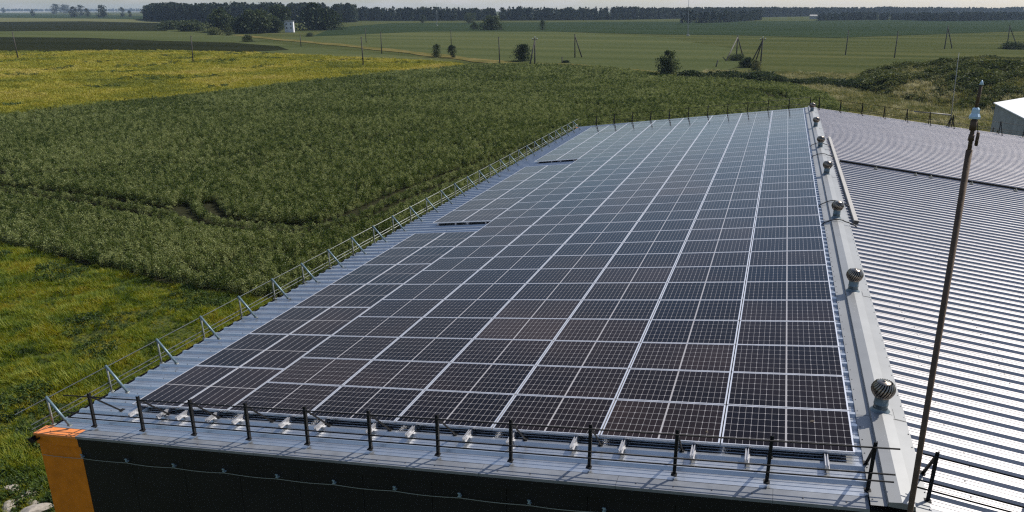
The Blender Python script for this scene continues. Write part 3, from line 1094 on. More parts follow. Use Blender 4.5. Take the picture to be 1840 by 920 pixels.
mb.add([(0, W2, 0), (Lh, W2, 0), (Lh, W2, HB), (0, W2, HB)], [(0, 1, 2, 3)])
mb.build('gable_wall', M['concrete'], hall)
for k in range(6):
    x0, x1 = -.2 + (Lh + .4) * k / 6 + .01, -.2 + (Lh + .4) * (k + 1) / 6 - .01
    for s0, s1, z0, z1 in ((-.15 * sgn, W2 / 2, HB + .03, HB + RH + .05), (W2 / 2, W2 + .15 * sgn, HB + RH + .05, HB + .03)):
        mb = MB()
        t_ = .08
        mb.add([(x0, s0, z0), (x1, s0, z0), (x1, s1, z1), (x0, s1, z1), (x0, s0, z0 + t_), (x1, s0, z0 + t_), (x1, s1, z1 + t_), (x0, s1, z1 + t_)],
               [(0, 1, 2, 3), (4, 7, 6, 5), (0, 4, 5, 1), (1, 5, 6, 2), (2, 6, 7, 3), (3, 7, 4, 0)])
        mb.build('roof_panel', M['white_roof'], hall)
tag(hall, 'grey concrete hall with a white roof at the right edge behind the big roof', 'building')

# ================================================================== THE BUILDING
TH = R(7.44)                  # left slope
TR_ = R(6.0)                  # right slope
ct, st = math.cos(TH), math.sin(TH)
XR = 0.43                     # ridge
CREST = -0.11                 # rib crest below the top of the panels
Y0, Y1 = -0.75, 39.15         # sheets from gable to gable
ZR = XR * st / ct + CREST / ct
UE = (13.87 + XR) / ct        # slope length to the left eave
UR = 14.9                     # to the right eave


def PL(u, t, n=0.0):          # left slope: u metres down from the panels' ridge edge, t along the ridge, n above the panel plane
    return Vector((-u * ct - n * st, t, -u * st + n * ct + ZB))


def PR(u, t, n=0.0):          # right slope: u metres down from the ridge, n above the rib crests
    return Vector((XR + u * math.cos(TR_) + n * math.sin(TR_), t, ZR - u * math.sin(TR_) + n * math.cos(TR_) + ZB))


hallB = empty('warehouse', (0, 0, 0))
tag(hallB, 'dark warehouse with orange corner and ribbed metal roof under the solar panels', 'building')
# ---- roof sheets: one trapezoidal sheet covers three ribs
PITCH_R, DEP = 0.35, 0.046
NS = 38
SW = (Y1 - Y0) / NS
PR_ = SW / 3


def profile():
    pts = []
    for k in range(3):
        o = k * PR_
        pts += [(o, -DEP), (o + .085, -DEP), (o + .09, -DEP + .006), (o + .105, -DEP + .006), (o + .11, -DEP), (o + .165, -DEP), (o + .17, -DEP + .006), (o + .185, -DEP + .006), (o + .19, -DEP),
                (o + .225, -DEP), (o + .255, 0), (o + .315, 0)]
    pts.append((SW, -DEP))
    return pts


def sheet_mesh(name, L, side, nseg=10):
    pr = profile()
    mb = MB()
    vs, fs = [], []
    for j in range(nseg + 1):
        u = L * j / nseg
        for y, n in pr:
            vs.append((side * u, y, n))
    k = len(pr)
    for j in range(nseg):
        for i in range(k - 1):
            q = (j * k + i, j * k + i + 1, (j + 1) * k + i + 1, (j + 1) * k + i)
            fs.append(q if side < 0 else q[::-1])
    # the overlapping edge of the sheet
    mb.add(vs, fs)
    return mb.mesh(name, M['roof'])


mL = sheet_mesh('roof_sheet', UE, -1)
mRn = sheet_mesh('roof_sheet', UR, 1)
mRn.materials[0] = M['roof_right']
mRo = mRn.copy()
mRo.materials[0] = M['roof_old']
for k in range(NS):
    yy = Y0 + k * SW
    o = link('roof_sheet', mL, hallB, (XR, yy, ZR + ZB + .0015 * (k % 2)))
    o.rotation_euler = (0, -TH, 0)
    o = link('roof_sheet', mRo if yy > 21.0 else mRn, hallB, (XR, yy, ZR + ZB + .0015 * (k % 2)))
    o.rotation_euler = (0, TR_, 0)
# ---- walls: gable wall in upright panels
WY = -0.95


def ztop(x):
    return (x * st / ct + CREST / ct if x < XR else ZR - (x - XR) * math.tan(TR_)) + ZB - .115


xs = [-14.06, -12.99]
while xs[-1] < 15.0 - .6:
    xs.append(xs[-1] + 1.2)
xs[-1] = 15.1
for i in range(len(xs) - 1):
    x0, x1 = xs[i] + .004, xs[i + 1] - .004
    pts = [(x0, 0), (x1, 0), (x1, ztop(x1) - .17)] + ([(XR, ztop(XR) - .17)] if x0 < XR < x1 else []) + [(x0, ztop(x0) - .17)]
    mb = MB()
    n_ = len(pts)
    mb.add([(x, WY, z) for x, z in pts] + [(x, WY + .1, z) for x, z in pts],
           [tuple(range(n_)), tuple(range(2 * n_ - 1, n_ - 1, -1))] + [(k, (k + 1) % n_ + 0, (k + 1) % n_ + n_, k + n_)[::-1] for k in range(n_)])
    o = mb.build('wall_panel', M['orange_wall'] if i == 0 else M['wall'], hallB)
    if i == 0:
        o['label'] = 'orange corner wall panel'
    mb = MB()
    pts = [(x0 - .004, ztop(x0) - .165), (x1 + .004, ztop(x1) - .165)] + ([(XR, ztop(XR) - .165)] if x0 < XR < x1 else [])
    pts = sorted(pts)
    up = [(x, z + .2) for x, z in pts][::-1]
    pp = pts + up
    n_ = len(pp)
    mb.add([(x, WY - .035, z) for x, z in pp] + [(x, WY + .06, z) for x, z in pp],
           [tuple(range(n_)), tuple(range(2 * n_ - 1, n_ - 1, -1))] + [(k, (k + 1) % n_, (k + 1) % n_ + n_, k + n_)[::-1] for k in range(n_)])
    mb.build('fascia', M['orange_wall'] if i == 0 else M['wall'], hallB)
for nm, x in (('side_wall', -13.9), ('side_wall', 15.05)):
    mb = MB()
    mb.box((x, (WY + 39.2) / 2 + .06, (ztop(x) - .1) / 2), (.1, 39.2 - WY - .14, ztop(x) - .1))
    mb.build(nm, M['wall'], hallB)
mb = MB()
mb.add([(-13.94, 39.2, 0), (15.1, 39.2, 0), (15.1, 39.2, ztop(15.1) - .06), (XR, 39.2, ztop(XR) - .06), (-13.94, 39.2, ztop(-13.94) - .06)], [(0, 1, 2, 3, 4)])
mb.build('rear_wall', M['wall'], hallB)
# ---- gable flashing strips, near and far
for side in (0, 1):
    for far in (0, 1):
        L = UE + .26 if side == 0 else UR
        u = 0.33 if side == 0 else .38
        first = True
        cuts = [.33 + XR / ct - XR / ct]
        cuts = []
        q = (L - 1.10) if side == 0 else L
        if side == 0:
            cuts = [L, q]
            while cuts[-1] > .5:
                cuts.append(max(.35, cuts[-1] - 2.02))
                if cuts[-1] <= .36:
                    break
        else:
            cuts = [L]
            while cuts[-1] > .5:
                cuts.append(max(.35, cuts[-1] - 2.02))
                if cuts[-1] <= .36:
                    break
        ya, yb = ((WY - .045, Y0 + .035) if not far else (Y1 - .03, Y1 + .16))
        for i in range(len(cuts) - 1):
            u1, u0 = cuts[i], cuts[i + 1] + .004
            mb = MB()
            nn = -.050 + .0015 * (i % 2)
            P = (lambda u_, y_, n_: PL(u_ - XR / ct, y_, CREST + n_)) if side == 0 else (lambda u_, y_, n_: PR(u_, y_, n_))
            prof = [(ya, -.10), (ya, nn - .004), (yb, nn), (yb, -.075)] if not far else [(ya, -.075), (ya, nn), (yb, nn - .004), (yb, -.15)]
            vs = [P(u0, y_, n_) for y_, n_ in prof] + [P(u1, y_, n_) for y_, n_ in prof]
            fs = [(0, 1, 5, 4), (1, 2, 6, 5), (2, 3, 7, 6)]
            if side == 0:
                fs = [f[::-1] for f in fs]
            mb.add(vs, fs)
            org = side == 0 and i == 0
            o = mb.build('flashing', M['orange'] if org else M['flash'], hallB)
            if org:
                o['label'] = 'orange corner flashing'
            if not far:
                sb = MB()
                for q_ in np.arange(u0 + .25, u1, .5):
                    c = P(q_, ya + .1, nn + .004)
                    sb.tube(c, c + Vector((0, 0, .006)), .011, .008, 6)
                sb.build('screws', M['screw'], o)
# ---- ridge cap: raised vented ridge in lengths
caps = [WY - .05, 1.22, 6.38, 12.43, 18.5, 24.3, 30.35, 36.6, Y1 + .16]
zc = ZR + ZB
cap_prof = [(.10 - XR, None), (-.150, None), (-.143, .050), (0.0, .074), (.145, .052), (.155, None), (.345, None)]


def cap_z(dx, n):
    if n is not None:
        return zc + n
    return zc + (dx * math.tan(TH) if dx < 0 else -dx * math.tan(TR_)) + .008


for i in range(len(caps) - 1):
    mb = MB()
    o_ = .0025 * (i % 2)
    y0, y1 = caps[i] + .003, caps[i + 1] - .003
    ns = 8
    vs, fs = [], []
    for j in range(ns + 1):
        y = y0 + (y1 - y0) * j / ns
        for q, (dx, n_) in enumerate(cap_prof):
            wob = .006 * noise.noise((dx * 3 + i, y * .9, 2.2)) if q in (0, 6) else .0
            vs.append((XR + dx + wob, y, cap_z(dx, n_) + o_ + abs(wob) * .4))
    k = len(cap_prof)
    for j in range(ns):
        for q in range(k - 1):
            fs.append((j * k + q, j * k + q + 1, (j + 1) * k + q + 1, (j + 1) * k + q))
    # near end closed
    vs += [(XR - .143, y0, cap_z(-.15, None)), (XR + .145, y0, cap_z(.15, None))]
    nb = len(vs)
    fs.append((2, nb - 2, nb - 1, 4, 3))
    mb.add(vs, fs)
    o = mb.build('ridge_cap', M['cap'], hallB)
    sb = MB()
    for y in np.arange(y0 + .12, y1, .35):
        for dx in (-.30, .32):
            c = Vector((XR + dx, y, cap_z(dx, None) + .001))
            sb.tube(c, c + Vector((0, 0, .008)), .010, .007, 6)
    sb.build('screws', M['screw'], o)
    mb = MB()                                             # patch plate beside each joint
    if 0 < i:
        mb.box((XR + .265, y0 + .16, cap_z(.265, None) + .006), (.15, .30, .003), Matrix.Rotation(TR_, 3, 'Y'))
        mb.build('patch_plate', M['cap'], hallB)
# ---- screws on the right slope and the left eave strip
sb = MB()
for k in range(34):
    for rib in range(3):
        y = Y0 + k * SW + rib * PR_ + .14
        if y > 13:
            continue
        for u in np.arange(.9 + .13 * (k % 2), 11, 1.35):
            c = PR(u, y + .05 * math.sin(u * 7 + k), -DEP)
            sb.tube(c, c + Vector((0, 0, .010)), .012, .009, 5)
        for u in (11.9, 13.2):
            c = PL(u + .05 * math.sin(k), y + .147, CREST)
            sb.tube(c, c + Vector((0, 0, .010)), .010, .008, 5)
o = sb.build('screws', M['screw'], hallB)
o['kind'] = 'stuff'
# ---- gutter under the left eave
mb = MB()
prof = [(math.cos(a_) * .075, math.sin(a_) * .075) for a_ in np.linspace(math.pi, 2 * math.pi, 8)]
gx0, gz0 = -14.02, ztop(-13.9) - .02
vs, fs = [], []
for y in (-1.12, 39.2):
    vs += [(gx0 + a_, y, gz0 + c_) for a_, c_ in prof]
for i in range(7):
    fs.append((i, i + 1, 9 + i, 8 + i))
fs.append(tuple(range(8)))
mb.add(vs, fs)
mb.build('gutter', M['black'], hallB)

# ---- wire along the gable wall with clips
wire = empty('wall_wire', (0, WY - .02, 0))
clipx = [-12.95 + 1.09 * k for k in range(13)]
pts = []
for k in range(131):
    x = -13.95 + k * 0.115
    ph = (x - clipx[0]) / 1.09
    sag = -.018 * abs(math.sin(math.pi * ph)) + .012 * noise.noise((x * 1.1, 3, 1))
    pts.append((x, -.03, ztop(x) - .39 + sag))
mb = MB()
mb.path(pts, .0055, 5)
mb.build('wire', M['wire'], wire, True)
for x in clipx:
    mb = MB()
    mb.box((x, -.005, ztop(x) - .37), (.05, .05, .012))
    mb.box((x, -.028, ztop(x) - .345), (.014, .014, .05))
    mb.box((x, -.028, ztop(x) - .315), (.045, .02, .016))
    mb.build('clip', M['clip'], wire)
tag(wire, 'pale sagging wire on small clips along the black gable wall', 'wire')

# ================================================================== solar panels
PA, PB = 1.722, 1.134            # panel size
GA, GB = 1.742, 1.154            # pitch
FT, FW, FL = 0.035, 0.021, 0.014


def frame_mesh():
    mb = MB()
    a, b = PA / 2, PB / 2
    mb.box((0, -b + FL / 2, -FT / 2), (PA, FL, FT))
    mb.box((0, b - FL / 2, -FT / 2), (PA, FL, FT))
    mb.box((-a + FW / 2, 0, -FT / 2), (FW, PB - 2 * FL, FT - .001))
    mb.box((a - FW / 2, 0, -FT / 2), (FW, PB - 2 * FL, FT - .001))
    return mb.mesh('frame', M['frame'])


CW, CH = 0.0905, 0.1785          # half cell
CP, CQ = 0.0908 + .0028, 0.1785 + .0045


def cell_outline(cx, cy, mirror):
    w_, h_ = (CP - .0052) / 2, (CQ - .0105) / 2
    c = .0095
    pts = [(-w_ , -h_), (w_ - c, -h_), (w_, -h_ + c), (w_, h_ - c), (w_ - c, h_), (-w_, h_)]
    if mirror:
        pts = [(-x, y) for x, y in pts][::-1]
    return [(cx + x, cy + y, -.0030) for x, y in pts]


centres = []
for hlf in (-1, 1):
    for i in range(9):
        for j in range(6):
            centres.append((hlf * (.011 + CP * (i + .5)), CQ * (j - 2.5), (i % 2) == 0))
mb = MB()
for cx, cy_, m_ in centres:
    mb.add(cell_outline(cx, cy_, m_), [tuple(range(6))])
CELLS = mb.mesh('cells', M['cell'])
ONE = []
for m_ in (False, True):
    mb = MB()
    mb.add(cell_outline(0, 0, m_), [tuple(range(6))])
    ONE.append(mb.mesh('cell', M['cell']))
FRAME = frame_mesh()
mb = MB()
mb.add([(-PA / 2 + FW, -PB / 2 + FL, -.005), (PA / 2 - FW, -PB / 2 + FL, -.005), (PA / 2 - FW, PB / 2 - FL, -.005), (-PA / 2 + FW, PB / 2 - FL, -.005)], [(0, 1, 2, 3)])
mb.add([(-PA / 2 + FW, -PB / 2 + FL, -.012), (PA / 2 - FW, -PB / 2 + FL, -.012), (PA / 2 - FW, PB / 2 - FL, -.012), (-PA / 2 + FW, PB / 2 - FL, -.012)], [(3, 2, 1, 0)])
BACK = mb.mesh('backsheet', M['back'])
prng = random.Random(5)
NEAR_ROWS = ['front', 'second', 'third', 'fourth', 'fifth', 'sixth', 'seventh', 'eighth', 'ninth', 'tenth', 'eleventh']
BLK = ['near', 'middle', 'far']


def panel(u, t, portrait, single, label, group, tint):
    c = PL(u, t, 0)
    o = empty('solar_panel', c)
    e = Matrix.Rotation(-TH + R(prng.gauss(0, .10)), 4, 'Y') @ Matrix.Rotation(R(prng.gauss(0, .10)), 4, 'X')
    if portrait:
        e = e @ Matrix.Rotation(math.pi / 2, 4, 'Z')
    o.rotation_euler = e.to_euler()
    tag(o, label, 'solar panel', group)
    link('frame', FRAME, o)
    bk = link('backsheet', BACK, o)
    if single:
        for cx, cy_, m_ in centres:
            q = link('cell', ONE[int(m_)], bk, (cx, cy_, 0))
            q['tint'] = tint
    else:
        q = link('cells', CELLS, o)
        q['tint'] = tint


BL = 11 * GB + .022              # block length with its expansion gap
PSTART = [0.0, 13.58, 2 * BL]       # where each run of upright panels begins
for bk in range(3):
    for row in range(11):
        for colm in range(6):
            u = GA * (colm + .5)
            t = bk * BL + GB * (row + .5)
            tn = noise.noise((colm * .55 + 3, (bk * 11 + row) * .30, 1.7)) * .5 + .42 + prng.uniform(-.16, .16)
            single = bk == 0 and ((row == 0 and colm < 4) or (row == 1 and colm < 2))
            lab = 'wide solar panel, %s row of the %s block, %s column from the ridge' % (NEAR_ROWS[row], BLK[bk], ordinal(colm))
            panel(u, t, False, single, lab, 'solar panels laid across the slope', tn)
    for k in range((7, 6, 7)[bk]):
        for colm in range(2):
            u = 6 * GA + GB * (colm + .5)
            t = PSTART[bk] + GA * (k + .5)
            tn = noise.noise((7 + colm * .4, (bk * 11 + k * 1.5) * .30, 1.7)) * .5 + .5 + prng.uniform(-.14, .14)
            if bk == 0 and k < 3:
                tn += .15
            lab = 'upright solar panel, %s of the %s block, %s column from the eave' % (NEAR_ROWS[k], BLK[bk], ordinal(1 - colm))
            panel(u, t, True, False, lab, 'solar panels laid upright near the eave', tn)

# mounting rails under the panels
rb = MB()
RH_ = -CREST - FT - .004


def rail_mesh(L):
    mb = MB()
    # two-lipped aluminium channel
    mb.box((0, L / 2, RH_ * .36), (.046, L, RH_ * .7))
    mb.box((-.0165, L / 2, RH_ * .85), (.013, L, RH_ * .3))
    mb.box((.0165, L / 2, RH_ * .85), (.013, L, RH_ * .3))
    mb.box((-.028, L / 2, RH_ * .10), (.012, L, RH_ * .16))
    mb.box((.028, L / 2, RH_ * .10), (.012, L, RH_ * .16))
    return mb.mesh('mounting_rail', M['alu'])


railL = [rail_mesh(11 * GB + .36), rail_mesh(7 * GA + .36)]
rails = []
for colm in range(6):
    for s in (.21, .79):
        rails.append((GA * (colm + s), 0))
for colm in range(2):
    for s in (.2, .8):
        rails.append((6 * GA + GB * (colm + s), 1))
for bk in range(3):
    for i, (u, ty) in enumerate(rails):
        p = PL(u, (PSTART[bk] if ty else bk * BL) - (.30 if bk == 0 else .045), CREST + .002)
        o = link('mounting_rail', railL[ty], None, p)
        o.rotation_euler = (0, -TH, 0)
        Lr = 11 * GB if ty == 0 else 7 * GA
        if bk:
            o.scale = (1, ((Lr if not (ty and bk == 1) else 6 * GA) + .09) / (Lr + .36), 1)
        tag(o, 'aluminium mounting rail under the %s block of panels, number %s counted from the ridge' % (BLK[bk], ['one', 'two', 'three', 'four', 'five', 'six', 'seven', 'eight', 'nine', 'ten', 'eleven', 'twelve', 'thirteen', 'fourteen', 'fifteen', 'sixteen'][i]), 'mounting rail', 'aluminium mounting rails under the solar panels')


# ================================================================== railings
def bar(mb, a, b, w_=.045, t_=.006):
    """angle-iron bar from a to b"""
    a, b = Vector(a), Vector(b)
    d = (b - a).normalized()
    x = Vector((1, 0, 0)) - d * d.x
    x.normalize()
    y = d.cross(x)
    L = (b - a).length
    rot = Matrix((x, y, d)).transposed()
    c = (a + b) / 2
    mb.box(c, (w_, t_, L), rot)
    mb.box(c + (x * (w_ / 2 - t_ / 2)) + y * (w_ / 2), (t_, w_ - t_, L), rot)


def railing_black(name, P, us, yb, inward, h, label, ends):
    o = empty(name, P(us[0], yb, 0))
    org = Vector(o.location)
    for u in us:
        b = P(u, yb, 0) - org
        tp = b + Vector((0, 0, h))
        mb = MB()
        bar(mb, b - Vector((0, 0, .03)), tp)
        mb.build('post', M['black'], o)
        ft = P(u - .03 if P is Lp else u + .03, yb + inward * .62, 0) - org
        mb = MB()
        bar(mb, tp - Vector((0, 0, .03)), ft, .03, .005)
        mb.box(ft + Vector((0, 0, .01)), (.07, .09, .012))
        mb.build('brace', M['black'], o)
        mb = MB()
        mb.box(b + Vector((0, 0, .008)), (.08, .08, .012))
        mb.build('foot_plate', M['black'], o)
    for hh in (h - .06, .27, .165):
        a, b = P(ends[0], yb - .02, 0) - org + Vector((0, 0, hh)), P(ends[1], yb - .02, 0) - org + Vector((0, 0, hh))
        mb = MB()
        mb.tube(a, b, .011, None, 6)
        mb.build('rail', M['black'], o, True)
    tag(o, label, 'railing', 'black railings on the gable edges')
    return o


def Lp(u, y, n):
    return PL(u, y, CREST + n)


def Rp(u, y, n):
    return PR(u, y, n)


usL = [(12.88 - 1.178 * k) / ct for k in range(12)]
railing_black('gable_railing', Lp, usL, -.69, 1, .69, 'black railing along the near gable edge in front of the panels', (13.6, -.35))
usR = [.33 + 1.2 * k for k in range(12)]
railing_black('gable_railing', Rp, usR, -.69, 1, .69, 'black railing on the near gable edge right of the ridge', (.12, 14.4))
usLf = [(12.62 - 1.178 * k) / ct for k in range(12)]
railing_black('gable_railing', Lp, usLf, 38.78, -1, .69, 'black railing along the far gable edge behind the panels', (13.4, -.3))
usRf = [.42 + 1.2 * k for k in range(12)]
railing_black('gable_railing', Rp, usRf, 38.9, -1, .69, 'black railing on the far gable edge right of the ridge', (.1, 14.4))

er = empty('eave_railing', PL(13.95 / ct, -.72, CREST))
org = Vector(er.location)
y = -.72
ys = []
while y < 39:
    ys.append(y)
    y += 1.37
er_u = 13.90 / ct
for y in ys:
    b = PL(er_u, y, CREST) - org
    tp = b + Vector((-.02, 0, .56))
    mb = MB()
    mb.tube(b - Vector((0, 0, .02)), tp, .019, None, 8)
    mb.build('post', M['galv'], er, True)
    ft = PL(er_u - .46, y - .02, CREST + .01) - org
    mb = MB()
    mb.tube(tp + Vector((-.02, 0, .015)), ft, .026, None, 8)
    mb.build('brace', M['tube'], er, True)
    mb = MB()
    mb.box(ft, (.07, .06, .015))
    mb.box(b, (.09, .06, .014))
    mb.build('foot_plate', M['galv'], er)
for hh, dx, ya in ((.535, -.05, -1.35), (.19, -.035, -1.12), (.095, -.035, -1.12)):
    a = PL(er_u, ya, CREST) - org + Vector((dx, 0, hh))
    b = PL(er_u, 39.0, CREST) - org + Vector((dx, 0, hh))
    mb = MB()
    mb.tube(a, b, .0095, None, 7)
    mb.build('rail', M['galv'], er, True)
tag(er, 'galvanised tube railing with slanting braces along the left eave', 'railing')

# ================================================================== turbine vents on the ridge
vm = {}
mb = MB()
mb.lathe([(.14, 0), (.135, .012), (.106, .03), (.100, .06)], 20)
vm['base_flange'] = (mb.mesh('base_flange', M['neck'], True))
mb = MB()
mb.lathe([(.096, .03), (.096, .11), (.101, .115), (.101, .13), (.096, .135), (.096, .265)], 20)
vm['neck'] = mb.mesh('neck', M['neck'], True)
mb = MB()
mb.lathe([(.110, .235), (.116, .24), (.116, .260), (.105, .265)], 24)
vm['lower_ring'] = mb.mesh('lower_ring', M['steel'], True)
mb = MB()
mb.lathe([(.100, .462), (.082, .476), (.05, .484), (.016, .486), (.016, .498), (0.0, .500)], 24)
vm['top_cap'] = mb.mesh('top_cap', M['steel'], True)
NV = 22
mb = MB()
for k in range(NV):
    a0 = 2 * math.pi * k / NV
    rows = []
    for j in range(8):
        t = j / 7
        z = .252 + .215 * t
        rad = .110 + .052 * math.sin(math.pi * (t * .92 + .04)) - .006 * t
        aa = a0 + .75 * t
        wv = 2 * math.pi / NV * .82
        rows.append([(rad * math.cos(aa), rad * math.sin(aa), z), ((rad + .008) * math.cos(aa + wv * .5), (rad + .008) * math.sin(aa + wv * .5), z), ((rad - .018) * math.cos(aa + wv), (rad - .018) * math.sin(aa + wv), z)])
    vs = [q for r_ in rows for q in r_]
    fs = []
    for j in range(7):
        for i in range(2):
            fs.append((j * 3 + i, j * 3 + i + 1, (j + 1) * 3 + i + 1, (j + 1) * 3 + i))
    mb.add(vs, fs)
vm['vanes'] = mb.mesh('vanes', M['steel'], True)
mb = MB()
mb.lathe([(.08, .23), (.098, .29), (.100, .37), (.08, .46)], 16)
vm['core'] = mb.mesh('core', M['black'], True)
for i, y in enumerate([1.31, 6.46, 12.51, 18.62, 24.35, 30.45, 36.68]):
    o = empty('turbine_vent', (XR - .01, y, zc + .050), (R((.6, -1.2, .9, -.5, 1.4, -.8, .3)[i]), R((-.8, 1.1, .4, -1.3, .6, 1.0, -.5)[i]), i * 1.3))
    for nm, me in vm.items():
        link(nm, me, o)
    tag(o, '%s turbine roof vent on the ridge, counting from the near gable' % ordinal(i), 'roof vent', 'turbine vents along the ridge')

# ---- duct and cables beside the ridge
dk = empty('cable_duct', PR(.50, 12.3, 0))
org = Vector(dk.location)
mb = MB()
rot = Matrix.Rotation(TR_, 3, 'Y')
L = 15.2
nseg = 7
for k in range(nseg):
    m2 = MB()
    m2.box(PR(.50, 12.42 + L / nseg * (k + .5), .06) - org, (.11, L / nseg - .006, .07), rot)
    m2.build('duct_length', M['duct'], dk)
m2 = MB()
m2.box(PR(.50, 12.38, .06) - org, (.13, .05, .09), rot)
m2.build('end_cap', M['cable'], dk)
for k in range(10):
    m2 = MB()
    m2.box(PR(.50, 12.6 + 1.62 * k, .012) - org, (.16, .05, .024), rot)
    m2.build('bracket', M['galv'], dk)
tag(dk, 'pale cable duct running along the right side of the ridge', 'duct')
for i, y in enumerate([12.0, 14.15, 22.4, 25.0]):
    pts = []
    for k in range(13):
        t = k / 12
        x = .04 + (.93 - .04) * t
        dx = x - XR
        z = cap_z(dx, None) + .055 * math.sin(math.pi * min(1, max(0, t))) ** .7 + .035 + (.02 if abs(dx) < .2 else 0)
        pts.append((x, y + .22 * math.sin(math.pi * t) * (1 if i % 2 else .5), z if 0 < k < 12 else z - .03))
    mb = MB()
    mb.path([(p[0], p[1] - y, p[2] - zc) for p in pts], .016, 6)
    o = mb.build('black_cable', M['cable'], None, True)
    o.location = (0, y, zc)
    tag(o, 'black cable arching over the ridge, %s counting from the near gable' % ordinal(i), 'cable', 'black cables arching over the ridge')

# ---- dark pipe on brackets across the right slope
cp = empty('roof_conduit', PR(.55, 21.7, 0))
org = Vector(cp.location)
mb = MB()
mb.box((PR(7.4, 21.68, .075) - org), (13.6, .05, .075), rot)
mb.build('pipe', M['black'], cp)
for x in (1.02, 2.35, 3.75, 4.27, 5.65, 7.1, 8.5, 9.9, 11.3, 12.7):
    m2 = MB()
    m2.box(PR(x - XR, 21.60, .02) - org, (.10, .16, .04), rot)
    m2.box(PR(x - XR, 21.56, .05) - org, (.03, .05, .07), rot)
    m2.build('bracket', M['galv'], cp)
tag(cp, 'dark conduit on small brackets running down the right slope', 'conduit')

# ---- thin lightning rod at the far gable
p = PR(7.55, 38.95, 0)
lr = empty('lightning_rod', p)
mb = MB()
mb.tube((0, 0, .0), (-.22, 0, 4.1), .028, .012, 6)
mb.build('rod', M['galv'], lr, True)
for a_ in range(3):
    m2 = MB()
    m2.tube((.22 * math.cos(a_ * 2.09), .22 * math.sin(a_ * 2.09), .0), (-.02, 0, .55), .022, .022, 6)
    m2.build('leg', M['black'], lr)
mb = MB()
mb.tube((-1.95, .12, .78), (0, .12, .66), .03, .03, 6)
mb.build('rail', M['duct'], lr, True)
tag(lr, 'thin pale lightning rod on a tripod at the far gable edge', 'lightning rod')

# ---- rusty mast in front of the gable wall
ms = empty('rusty_mast', (.475, -1.2, 0))
xs_ = lambda z: -.026 * (z - .16)
mb = MB()
mb.tube((xs_(-6), 0, ZB - 6), (xs_(4.27), 0, ZB + 4.27), .033, .030, 12)
mb.build('lower_pipe', M['rust'], ms, True)
mb = MB()
mb.tube((xs_(4.2), 0, ZB + 4.2), (xs_(4.62), 0, ZB + 4.62), .020, .019, 10)
mb.build('upper_pipe', M['rust'], ms, True)
mb = MB()
mb.tube((xs_(4.5), 0, ZB + 4.46), (xs_(4.56), 0, ZB + 4.56), .031, .031, 10)
mb.tube((xs_(4.4), 0, ZB + 4.36), (xs_(4.44), 0, ZB + 4.42), .028, .026, 10)
mb.box((xs_(4.4) + .05, -.01, ZB + 4.38), (.022, .04, .13))
mb.build('clamp', M['rust'], ms, True)
mb = MB()
cen = Vector((xs_(4.6), 0, ZB + 4.575))
prof = [(.044, 0), (.046, .02), (.032, .05), (.031, .09), (.02, .105), (.0, .108)]
vs, fs = [], []
n_ = 16
for r_, z in prof:
    for k in range(n_):
        a_ = 2 * math.pi * k / n_
        rr = r_ * (1 + .12 * (k % 2))
        vs.append((cen.x + rr * math.cos(a_), cen.y + rr * math.sin(a_), cen.z + z))
for i in range(len(prof) - 1):
    for k in range(n_):
        fs.append((i * n_ + k, i * n_ + (k + 1) % n_, (i + 1) * n_ + (k + 1) % n_, (i + 1) * n_ + k))
mb.add(vs, fs)
mb.build('insulator', M['ceramic'], ms)
mb = MB()
mb.tube((xs_(4.68), 0, ZB + 4.68), (xs_(4.86) + .01, 0, ZB + 4.90), .017, .014, 8)
mb.build('rod', M['rust'], ms, True)
mb = MB()
mb.tube((xs_(4.86) + .01, 0, ZB + 4.895), (xs_(4.9) + .012, 0, ZB + 4.94), .022, .004, 8)
mb.build('tip', M['ceramic'], ms, True)
for z in (-.6, -3.5):
    mb = MB()
    mb.box((xs_(z), .12, ZB + z), (.16, .25, .06))
    mb.build('wall_bracket', M['black'], ms)
tag(ms, 'tall rusty mast with a pale blue insulator standing at the near gable', 'mast')

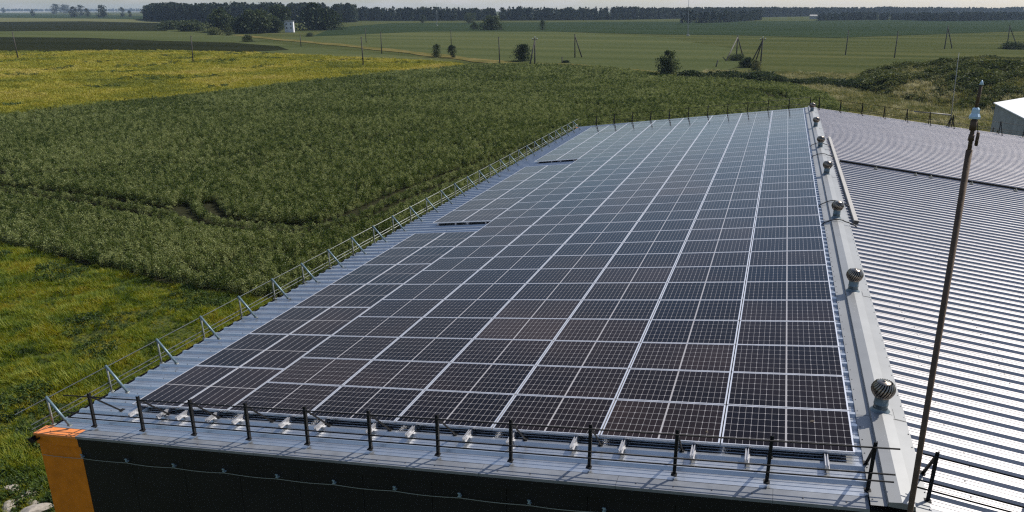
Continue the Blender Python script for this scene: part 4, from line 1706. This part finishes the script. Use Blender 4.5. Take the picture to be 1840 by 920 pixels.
# ================================================================== pale stones in the grass beside the orange corner
for i, (px, py, sx, sy, sz, lab) in enumerate([
    (18, 886, .62, .42, .34, 'pale angular stone in the grass, topmost of the group'),
    (46, 897, .7, .32, .26, 'pale tilted stone slab left of the orange corner'),
    (18, 914, .75, .4, .28, 'brownish rounded stone at the bottom left'),
    (60, 908, .55, .3, .2, 'tan stone lying between the slab and the orange corner'),
    (66, 921, .95, .48, .32, 'large grey stone at the bottom edge by the orange corner')]):
    b = G(px, py)
    bm = bmesh.new()
    bmesh.ops.create_icosphere(bm, subdivisions=2, radius=.5)
    for v in bm.verts:
        d = noise.noise(v.co * 2.1 + Vector((i * 5.1, 0, 0))) * .30 + noise.noise(v.co * 5 + Vector((0, i * 3, 0))) * .10
        v.co = v.co * (1 + d)
        for nx_ in (Vector((.8, .1, .55)), Vector((-.6, .5, .6)), Vector((0, -.9, .4)), Vector((0, 0, 1))):
            nn = nx_.normalized()
            e = v.co.dot(nn) - .36
            if e > 0:
                v.co -= nn * e * .85
        v.co.x *= sx * 1.15
        v.co.y *= sy * 1.15
        v.co.z = v.co.z * sz * 1.2 + sz * .30
    me = bpy.data.meshes.new('stone')
    bm.to_mesh(me)
    bm.free()
    me.materials.append(M['stone'])
    o = link('stone', me, None, (b[0], b[1], .02))
    o.rotation_euler = (.1 * (i % 3), -.08 * (i % 2), .35 + i * .9)
    tag(o, lab, 'stone', 'stones beside the orange corner')

for u, t, sc_, lab in ((.52, .78, 1.0, 'small grey bird dropping on the front panel nearest the ridge'), (1.95, .30, .7, 'faint bird dropping at the front edge of the second panel column')):
    bm = bmesh.new()
    bmesh.ops.create_icosphere(bm, subdivisions=2, radius=.5)
    for v in bm.verts:
        k_ = 1 + .5 * noise.noise(v.co * 3 + Vector((u * 9, 0, 0)))
        v.co = Vector((v.co.x * .07 * k_ * sc_, v.co.y * .05 * k_ * sc_, max(-.001, v.co.z * .016 * sc_)))
    me = bpy.data.meshes.new('bird_dropping')
    bm.to_mesh(me)
    bm.free()
    me.materials.append(M['bark'])
    o = link('bird_dropping', me, None, PL(u, t, .0005))
    o.rotation_euler = (0, -TH, u)
    tag(o, lab, 'dropping')

# ================================================================== air
hz = MB()
hz.box((0, 0, 26.5), (2 * RG + 400, 2 * RG + 400, 55))
m = bpy.data.materials.new('haze_air')
m.use_nodes = True
m.node_tree.nodes.clear()
out = m.node_tree.nodes.new('ShaderNodeOutputMaterial')
pv = m.node_tree.nodes.new('ShaderNodeVolumePrincipled')
pv.inputs['Color'].default_value = (0.58, 0.76, 1.0, 1)
pv.inputs['Density'].default_value = 0.00007
pv.inputs['Anisotropy'].default_value = 0.2
m.node_tree.links.new(pv.outputs[0], out.inputs['Volume'])
tag(hz.build('haze', m), kind='stuff')
print('objects', len(bpy.data.objects))
